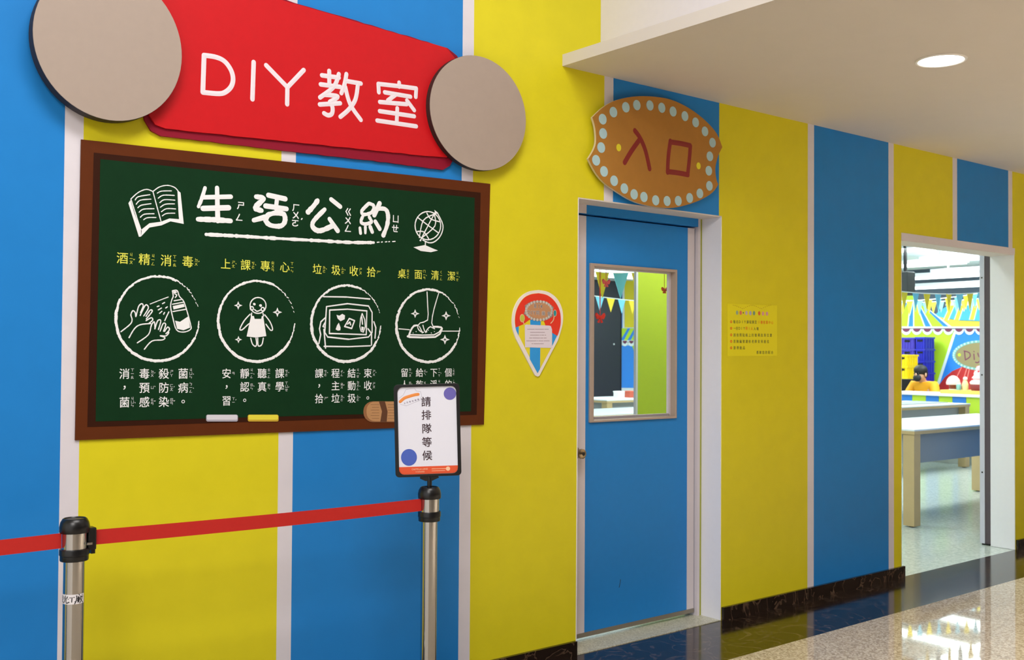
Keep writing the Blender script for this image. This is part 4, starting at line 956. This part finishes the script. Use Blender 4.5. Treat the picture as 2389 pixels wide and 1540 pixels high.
# stool under the person and a black chair back
st = thing('stool', (hx+.15, hy, 0), 'dark stool under the person in yellow', 'stool')
obj('seat', MB().lathe((hx+.15, hy, 0), [(0, .345), (.19, .345), (.19, .385), (0, .385)], 24), M_black, st)
for a in range(4):
    an = math.pi/4+a*math.pi/2; obj('leg', MB().tube([(hx+.15+.14*math.cos(an), hy+.14*math.sin(an), .345), (hx+.15+.19*math.cos(an), hy+.19*math.sin(an), -.002)], .014, 8), M_black, st)
cb = on_x(2111, 900, 13.62)
chx, chy = 13.8, cb.y
ch = thing('chair', (chx, chy, 0), 'black chair back left of the person in yellow', 'chair')
obj('seat', MB().box(chx-.2, chx+.2, chy-.2, chy+.2, .43, .47), M_black, ch, bevel=.01)
obj('backrest', MB().box(chx-.2, chx-.16, chy-.2, chy+.2, .62, on_x(2112, 884, 13.62).z), M_black, ch, bevel=.012)
for a in (-.17, .17):
    obj('back_post', MB().tube([(chx-.18, chy+a, .45), (chx-.18, chy+a, .65)], .012, 8), M_black, ch)
    for b_ in (-.17, .17): obj('leg', MB().tube([(chx+b_, chy+a, .43), (chx+b_*1.1, chy+a*1.1, -.002)], .014, 8), M_black, ch)

# ------------------------------------------------------------------ circus mural on the far end wall
mur = thing('circus_mural', (XE-.01, 5, 1.0), 'painted circus tent mural with striped roofs and scallops on the far wall', 'mural')
TX = lambda u, v, n: (XE-n, u, v)
def xp(P): return [(lambda p: (p.y, p.z))(on_x(a, b, XE)) for a, b in P]
def mp(name, P, n0, n1, m, par=None): return obj(name, MB(TX).poly(xp(P), n0, n1), m, par or mur)
M_mlime = mat('mural_lime', (182, 222, 40), .6); M_mblue = mat('mural_blue', (40, 132, 228), .6); M_mcy = mat('mural_cyan', (80, 188, 236), .6); M_mw = mat('mural_white', (226, 238, 242), .6); M_mred = mat('mural_red', (186, 40, 40), .6); M_mmar = mat('mural_maroon', (112, 46, 78), .6); M_my = mat('mural_yellow', (220, 214, 70), .6)
mp('lime_wall', [(2040, 770), (2228, 770), (2175, 935), (2040, 935)], .001, .004, M_mlime)
mp('blue_wall', [(2228, 770), (2420, 770), (2420, 935), (2175, 935)], .001, .004, M_mblue)
mp('white_seam', [(2225, 775), (2231, 775), (2180, 935), (2173, 935)], .004, .006, M_mw)
mp('red_curtain', [(2190, 900), (2205, 880), (2222, 866), (2245, 856), (2330, 856), (2370, 890), (2370, 935), (2185, 935)], .004, .007, M_mred)
for x0, x1 in ((2243, 2222), (2256, 2243), (2262, 2252), (2274, 2270), (2300, 2310)):
    mp('curtain_fold', [(x0, 856), (x0+2.2, 856), (x1+2.2, 900), (x1, 900)], .007, .0085, mat('mural_pink', (226, 130, 120), .6))
# roofs
mp('left_roof', [(2040, 763), (2040, 700), (2118, 690), (2134, 690), (2150, 706), (2175, 735), (2222, 763)], .004, .007, M_mlime)
for P in ([(2118, 700), (2121, 700), (2088, 763), (2070, 763)], [(2126, 700), (2131, 700), (2131, 763), (2120, 763)], [(2137, 702), (2141, 704), (2173, 763), (2160, 763)], [(2146, 706), (2152, 710), (2215, 763), (2203, 763)], [(2108, 702), (2112, 702), (2060, 763), (2044, 763)]):
    mp('roof_stripe', P, .007, .009, M_mblue)
for P in ([(2116, 700), (2118, 700), (2070, 763), (2067, 763)], [(2124, 700), (2126, 700), (2120, 763), (2117.5, 763)], [(2131, 700), (2133, 700), (2133.5, 763), (2131, 763)], [(2135, 702), (2137, 702), (2160, 763), (2157, 763)], [(2141, 704), (2143, 705), (2176, 763), (2173, 763)], [(2152, 710), (2156, 712), (2222, 763), (2215, 763)]):
    mp('roof_seam', P, .007, .0095, M_mw)
mp('right_roof', [(2178, 737), (2212, 712), (2420, 712), (2420, 749), (2290, 749), (2240, 747), (2205, 742)], .005, .008, M_mcy)
mp('right_eave', [(2156, 716), (2176, 733), (2205, 743), (2240, 748), (2290, 750), (2420, 750), (2420, 763), (2218, 763)], .005, .008, M_my)
for x0, x1 in ((2218, 2203), (2240, 2228), (2272, 2263), (2304, 2300)):
    mp('roof_stripe', [(x0, 712), (x0+9, 712), (x1+9, 747), (x1, 746)], .008, .0095, M_my)
    mp('roof_seam', [(x0-2, 712), (x0, 712), (x1, 746), (x1-2, 746)], .008, .0098, M_mw); mp('roof_seam', [(x0+9, 712), (x0+11, 712), (x1+11, 747), (x1+9, 747)], .008, .0098, M_mw)
mp('ridge_band', [(2210, 704), (2420, 701), (2420, 712), (2206, 713)], .008, .011, M_mw)
mp('valance', [(2040, 762), (2420, 762), (2420, 768), (2040, 768)], .009, .013, M_mw)
x = 2066.0
while x < 2400:
    mp('scallop', [(x+12.4*math.cos(t), 766+15.5*math.sin(t)) for t in [math.pi*i/10 for i in range(11)]], .009, .013, M_mw)
    mp('scallop_eye', [(x+9.0*math.cos(t), 766.5+8.5*math.sin(t)) for t in [math.pi*i/8 for i in range(9)]], .013, .014, M_mmar)
    x += 24.6
pl = mp('plaque_rim', [(2288+66*math.cos(t*math.pi/18), 829+35*math.sin(t*math.pi/18)) for t in range(36)], .007, .010, mat('mural_teal_rim', (120, 178, 170), .6))
mp('plaque_face', [(2288+58*math.cos(t*math.pi/18), 829+29.5*math.sin(t*math.pi/18)) for t in range(36)], .010, .012, mat('mural_plaque', (146, 134, 92), .6), pl)
mb = MB(TX)
for t in range(40): c = xp([(2288+62.5*math.cos(t*math.pi/20), 829+32.5*math.sin(t*math.pi/20))])[0]; mb.disc(c[0], c[1], .016, .016, .010, .0125, 8)
obj('plaque_dots', mb, mat('mural_pale_dot', (190, 224, 216), .6), pl)
c = xp([(2239, 828)])[0]; obj('plaque_yellow_dot', MB(TX).disc(c[0], c[1], .026, .026, .012, .014, 14), mat('mural_dot_y', (196, 220, 40), .6), pl)
mb = MB(TX)
for st_ in ([(2251, 819), (2253, 838)], [(2250, 819), (2262, 823), (2264, 832), (2253, 840)], [(2273, 826), (2274, 839)], [(2273, 820), (2273.4, 820.6)], [(2282, 824), (2285, 832), (2291, 832)], [(2294, 822), (2290, 838), (2282, 846), (2277, 845)]):
    mb.stroke(smooth_pts(xp(st_)), .018, .012, .001)
obj('plaque_lettering', mb, M_mmar, pl)
# mural strip on the back wall seen through the door's window, and the blackboard
YM = YB
mb2 = thing('wall_mural', (11.6, YM-.01, .9), 'painted blue and lime mural strip beside the blackboard', 'mural')
TB = WALLT(YM)
def bp_(P): return [WP(a, b, YM) for a, b in P]
def mq(name, P, n0, n1, m): return obj(name, MB(TB).poly(bp_(P), n0, n1), m, mb2)
mq('blue_field', [(1440, 806), (1500, 806), (1500, 905), (1440, 905)], .001, .004, M_mblue)
mq('lime_edge', [(1474, 806), (1500, 806), (1500, 850), (1482, 830)], .004, .006, M_mlime)
mq('lime_roof', [(1440, 766), (1500, 766), (1500, 796), (1440, 796)], .001, .004, M_mlime)
for a in (1452, 1468): mq('roof_stripe', [(a+12, 766), (a+18, 766), (a+2, 796), (a-6, 796)], .004, .006, M_mblue)
mq('valance', [(1440, 794), (1500, 794), (1500, 799), (1440, 799)], .004, .008, M_mw)
for a in (1442, 1457, 1472, 1487):
    mq('scallop', [(a+7.5*math.cos(t), 798+10*math.sin(t)) for t in [math.pi*i/8 for i in range(9)]], .004, .008, M_mw); mq('scallop_eye', [(a+5*math.cos(t), 795+7*math.sin(t)) for t in [math.pi*i/8 for i in range(9)]], .008, .0095, M_mmar)
mq('yellow_field', [(1457, 655), (1500, 655), (1500, 764), (1457, 764)], .001, .004, mat('mural_yellow2', (226, 206, 30), .6))
mq('blue_stripe', [(1447, 655), (1452, 655), (1452, 766), (1447, 766)], .001, .004, M_mblue)
bk = thing('blackboard', (on_y(1410, 800, YM).x, YM-.03, .8), 'tall dark blackboard seen through the left of the door window', 'blackboard')
TBk = WALLT(YM-.03); q0, q1 = on_y(1340, 650, YM-.04), on_y(1447, 925, YM-.04)
obj('board_panel', MB(TBk).poly([(q0.x, q1.z), (q1.x, q1.z), (q1.x, q0.z), (q0.x, q0.z)], 0, .02), mat('blackboard_slate', (40, 44, 58), .35), bk)
obj('board_rim', MB(TBk).ring([(q0.x, q1.z), (q1.x+.012, q1.z), (q1.x+.012, q0.z), (q0.x, q0.z)], [(q0.x+.02, q1.z+.02), (q1.x-.003, q1.z+.02), (q1.x-.003, q0.z-.02), (q0.x+.02, q0.z-.02)], .02, .03), mat('blackboard_rim', (30, 32, 40), .5), bk)
c = WP(1432, 803, YM-.05); obj('magnet', MB(TBk).disc(c[0], c[1], .016, .016, .02, .028, 12), M_top, bk)
# things on the far tables seen in the door window
for px, py, X_, nm, col, lab in ((1470, 893, 10.9, 'storage_tub', (190, 84, 60), 'small red-brown tub on the table behind the door window'), (1444, 905, 10.6, 'paper_box', (226, 230, 228), 'small white box on the table behind the door window')):
    p = on_x(px, py, X_); y_ = 6.6
    p = on_y(px, py, 6.6)
    t = thing(nm, (p.x, 6.6, .822), lab, 'box'); obj('box_body', MB().box(p.x-.055, p.x+.055, 6.55, 6.65, .823, .823+.08), mat(nm+'_col', col, .6), t); obj('box_lid', MB().box(p.x-.06, p.x+.06, 6.545, 6.655, .903, .915), mat(nm+'_lid', tuple(min(255, c_+16) for c_ in col), .6), t)

# ------------------------------------------------------------------ bunting
M_fb = mat('flag_blue', (120, 206, 232), .7); M_fy = mat('flag_yellow', (238, 214, 50), .7); M_str = mat('string_white', (232, 236, 232), .8)
def bunting(p, q, n, fwid, fh, sag, label, first=0):
    a, b = Vector(p), Vector(q); t0 = (a+b)/2
    bt_ = thing('bunting', (t0.x, t0.y, min(a.z, b.z)-sag-fh), label, 'bunting', 'classroom bunting')
    f = lambda t: a+(b-a)*t-Vector((0, 0, sag*4*t*(1-t)))
    obj('cord', MB().tube([f(i/24) for i in range(25)], .006, 6), M_str, bt_)
    for e in (a, b): obj('ceiling_tie', MB().tube([e, (e.x, e.y, ZR)], .004, 5), M_str, bt_)
    d = (b-a); d.z = 0; d.normalize(); nr = Vector((-d.y, d.x, 0))*.0015
    for i in range(n):
        c = f((i+.5)/n); m = MB(); tw = random.uniform(-.12, .12); dd = (d+Vector((-d.y, d.x, 0))*tw).normalized()
        P = [c-dd*fwid/2, c+dd*fwid/2, c-Vector((0, 0, fh))]
        A = [m.v(*(v+nr)) for v in P]; B = [m.v(*(v-nr)) for v in P]
        m.F += [tuple(A), tuple(reversed(B))]+[(A[k], A[(k+1) % 3], B[(k+1) % 3], B[k]) for k in range(3)]
        obj('flag', m, M_fb if (i+first) % 2 else M_fy, bt_)
bunting(at_d(2040, 672, 11.6), at_d(2345, 676, 13.0), 12, .125, .215, .06, 'nearest string of pale blue and yellow flags in the classroom opening')
bunting(at_d(2040, 704, 13.0), at_d(2345, 672, 14.4), 14, .115, .19, .05, 'middle string of flags, rising to the right in the classroom opening', 1)
bunting(at_d(2060, 706, 15.0), at_d(2345, 690, 15.4), 16, .10, .17, .03, 'farthest string of small flags in front of the tent roofs')
bunting(at_d(1340, 628, 9.0), at_d(1510, 634, 9.4), 4, .16, .23, .02, 'upper string of large flags seen through the door window', 1)
bunting(at_d(1360, 686, 12.0), at_d(1512, 704, 12.6), 6, .125, .165, .01, 'lower string of flags seen through the door window', 0)
# hanging red bows behind the glass
def bow(px, ptop, pbow, s, col, label, two=False):
    y_ = YD+.09; c = on_y(px, pbow, y_); tp = on_y(px, ptop, y_)
    t = thing('hanging_bow', (c.x, y_, c.z-.03*s), label, 'ornament', 'red bows behind the door glass'); T_ = WALLT(y_); m = mat('bow_%d_%d_%d' % col, col, .6)
    b = MB(T_)
    for sg_ in (-1, 1):
        b.poly([(c.x+sg_*.002*s, c.z+.004*s), (c.x+sg_*.03*s, c.z+.026*s), (c.x+sg_*.036*s, c.z+.012*s), (c.x+sg_*.024*s, c.z-.010*s)], -.004, .006)
        b.poly([(c.x+sg_*.002*s, c.z), (c.x+sg_*.02*s, c.z-.026*s), (c.x+sg_*.008*s, c.z-.030*s)], -.003, .004)
    obj('ribbon', b, m, t); obj('knot', MB(T_).disc(c.x, c.z, .008*s, .009*s, -.006, .009, 12), m, t)
    for dx in ((-.006, .006) if two else (0,)):
        obj('cord', MB().tube([(c.x, y_, c.z), (tp.x+dx, y_, tp.z)], .0016, 5), m, t)
    return t
bow(1400, 600, 741, .95, (214, 44, 28), 'larger red bow hanging on double cords at the left of the door window', True)
bow(1414, 600, 660, .75, (232, 96, 96), 'small pinkish bow shape standing in for a reflection beneath the top of the door window')  # pale reflection in the glass, built as a pink bow
bow(1550, 600, 677, .62, (216, 84, 14), 'small orange bow on one cord at the right of the door window')
# fluorescent fixtures and a dark wall fan/speaker
M_tube = emis('tube_glow', (236, 255, 255), 6.5)
def fixture(x, y, z, L, along, label):
    t = thing('ceiling_lamp', (x, y, z), label, 'lamp', 'classroom ceiling lamps')
    a, b = (L/2, .16) if along == 'x' else (.16, L/2)
    obj('housing', MB().box(x-a, x+a, y-b, y+b, z+.02, z+.07), M_top, t); obj('diffuser', MB().box(x-a+.02, x+a-.02, y-b+.02, y+b-.02, z, z+.02), M_tube, t)
    for s_ in (-.7, .7):
        xx, yy = (x+a*s_, y) if along == 'x' else (x, y+b*s_); obj('hanger', MB().box(xx-.008, xx+.008, yy-.008, yy+.008, z+.07, ZR), M_top, t)
for (px, py, z, L, lab) in ((2125, 585, 2.70, 1.6, 'bright lamp at the upper left of the classroom opening'), (2275, 605, 2.70, 1.4, 'bright lamp at the upper right of the classroom opening'), (2120, 622, 2.62, 1.5, 'bright lamp at the left edge of the opening above the flags'), (2200, 648, 2.52, 1.7, 'wide bright lamp at the centre of the classroom opening'), (2205, 671, 2.45, 2.2, 'lowest long lamp just above the flags in the opening'), (2280, 636, 2.58, 1.2, 'bright lamp at the right edge of the opening above the flags'), (1405, 637, 2.45, 1.3, 'bright lamp at the top left of the door window'), (1462, 648, 2.45, 1.2, 'bright lamp at the top middle of the door window')):
    p = on_z(px, py, z)
    if p.x > XE-.3 or p.y > YB-.9: p = at_d(px, py, 14.0)
    fixture(p.x, p.y, p.z, L, 'y' if px > 1800 else 'x', lab)
sp_ = at_d(2112, 660, 12.5)
spk = thing('wall_speaker', (sp_.x, sp_.y, sp_.z-.15), 'dark speaker hanging at the upper left of the classroom opening', 'speaker')
obj('cabinet', MB().box(sp_.x-.09, sp_.x+.09, sp_.y-.08, sp_.y+.08, sp_.z-.15, sp_.z+.13), mat('speaker_grey', (44, 48, 48), .6), spk, bevel=.01)
obj('cone', MB().lathe((sp_.x, sp_.y, sp_.z-.152), [(0, -.002), (.06, -.002), (.07, .002), (0, .002)], 20), M_black, spk)
obj('bracket', MB().box(sp_.x-.015, sp_.x+.015, sp_.y-.015, sp_.y+.015, sp_.z+.13, ZR), M_black, spk)
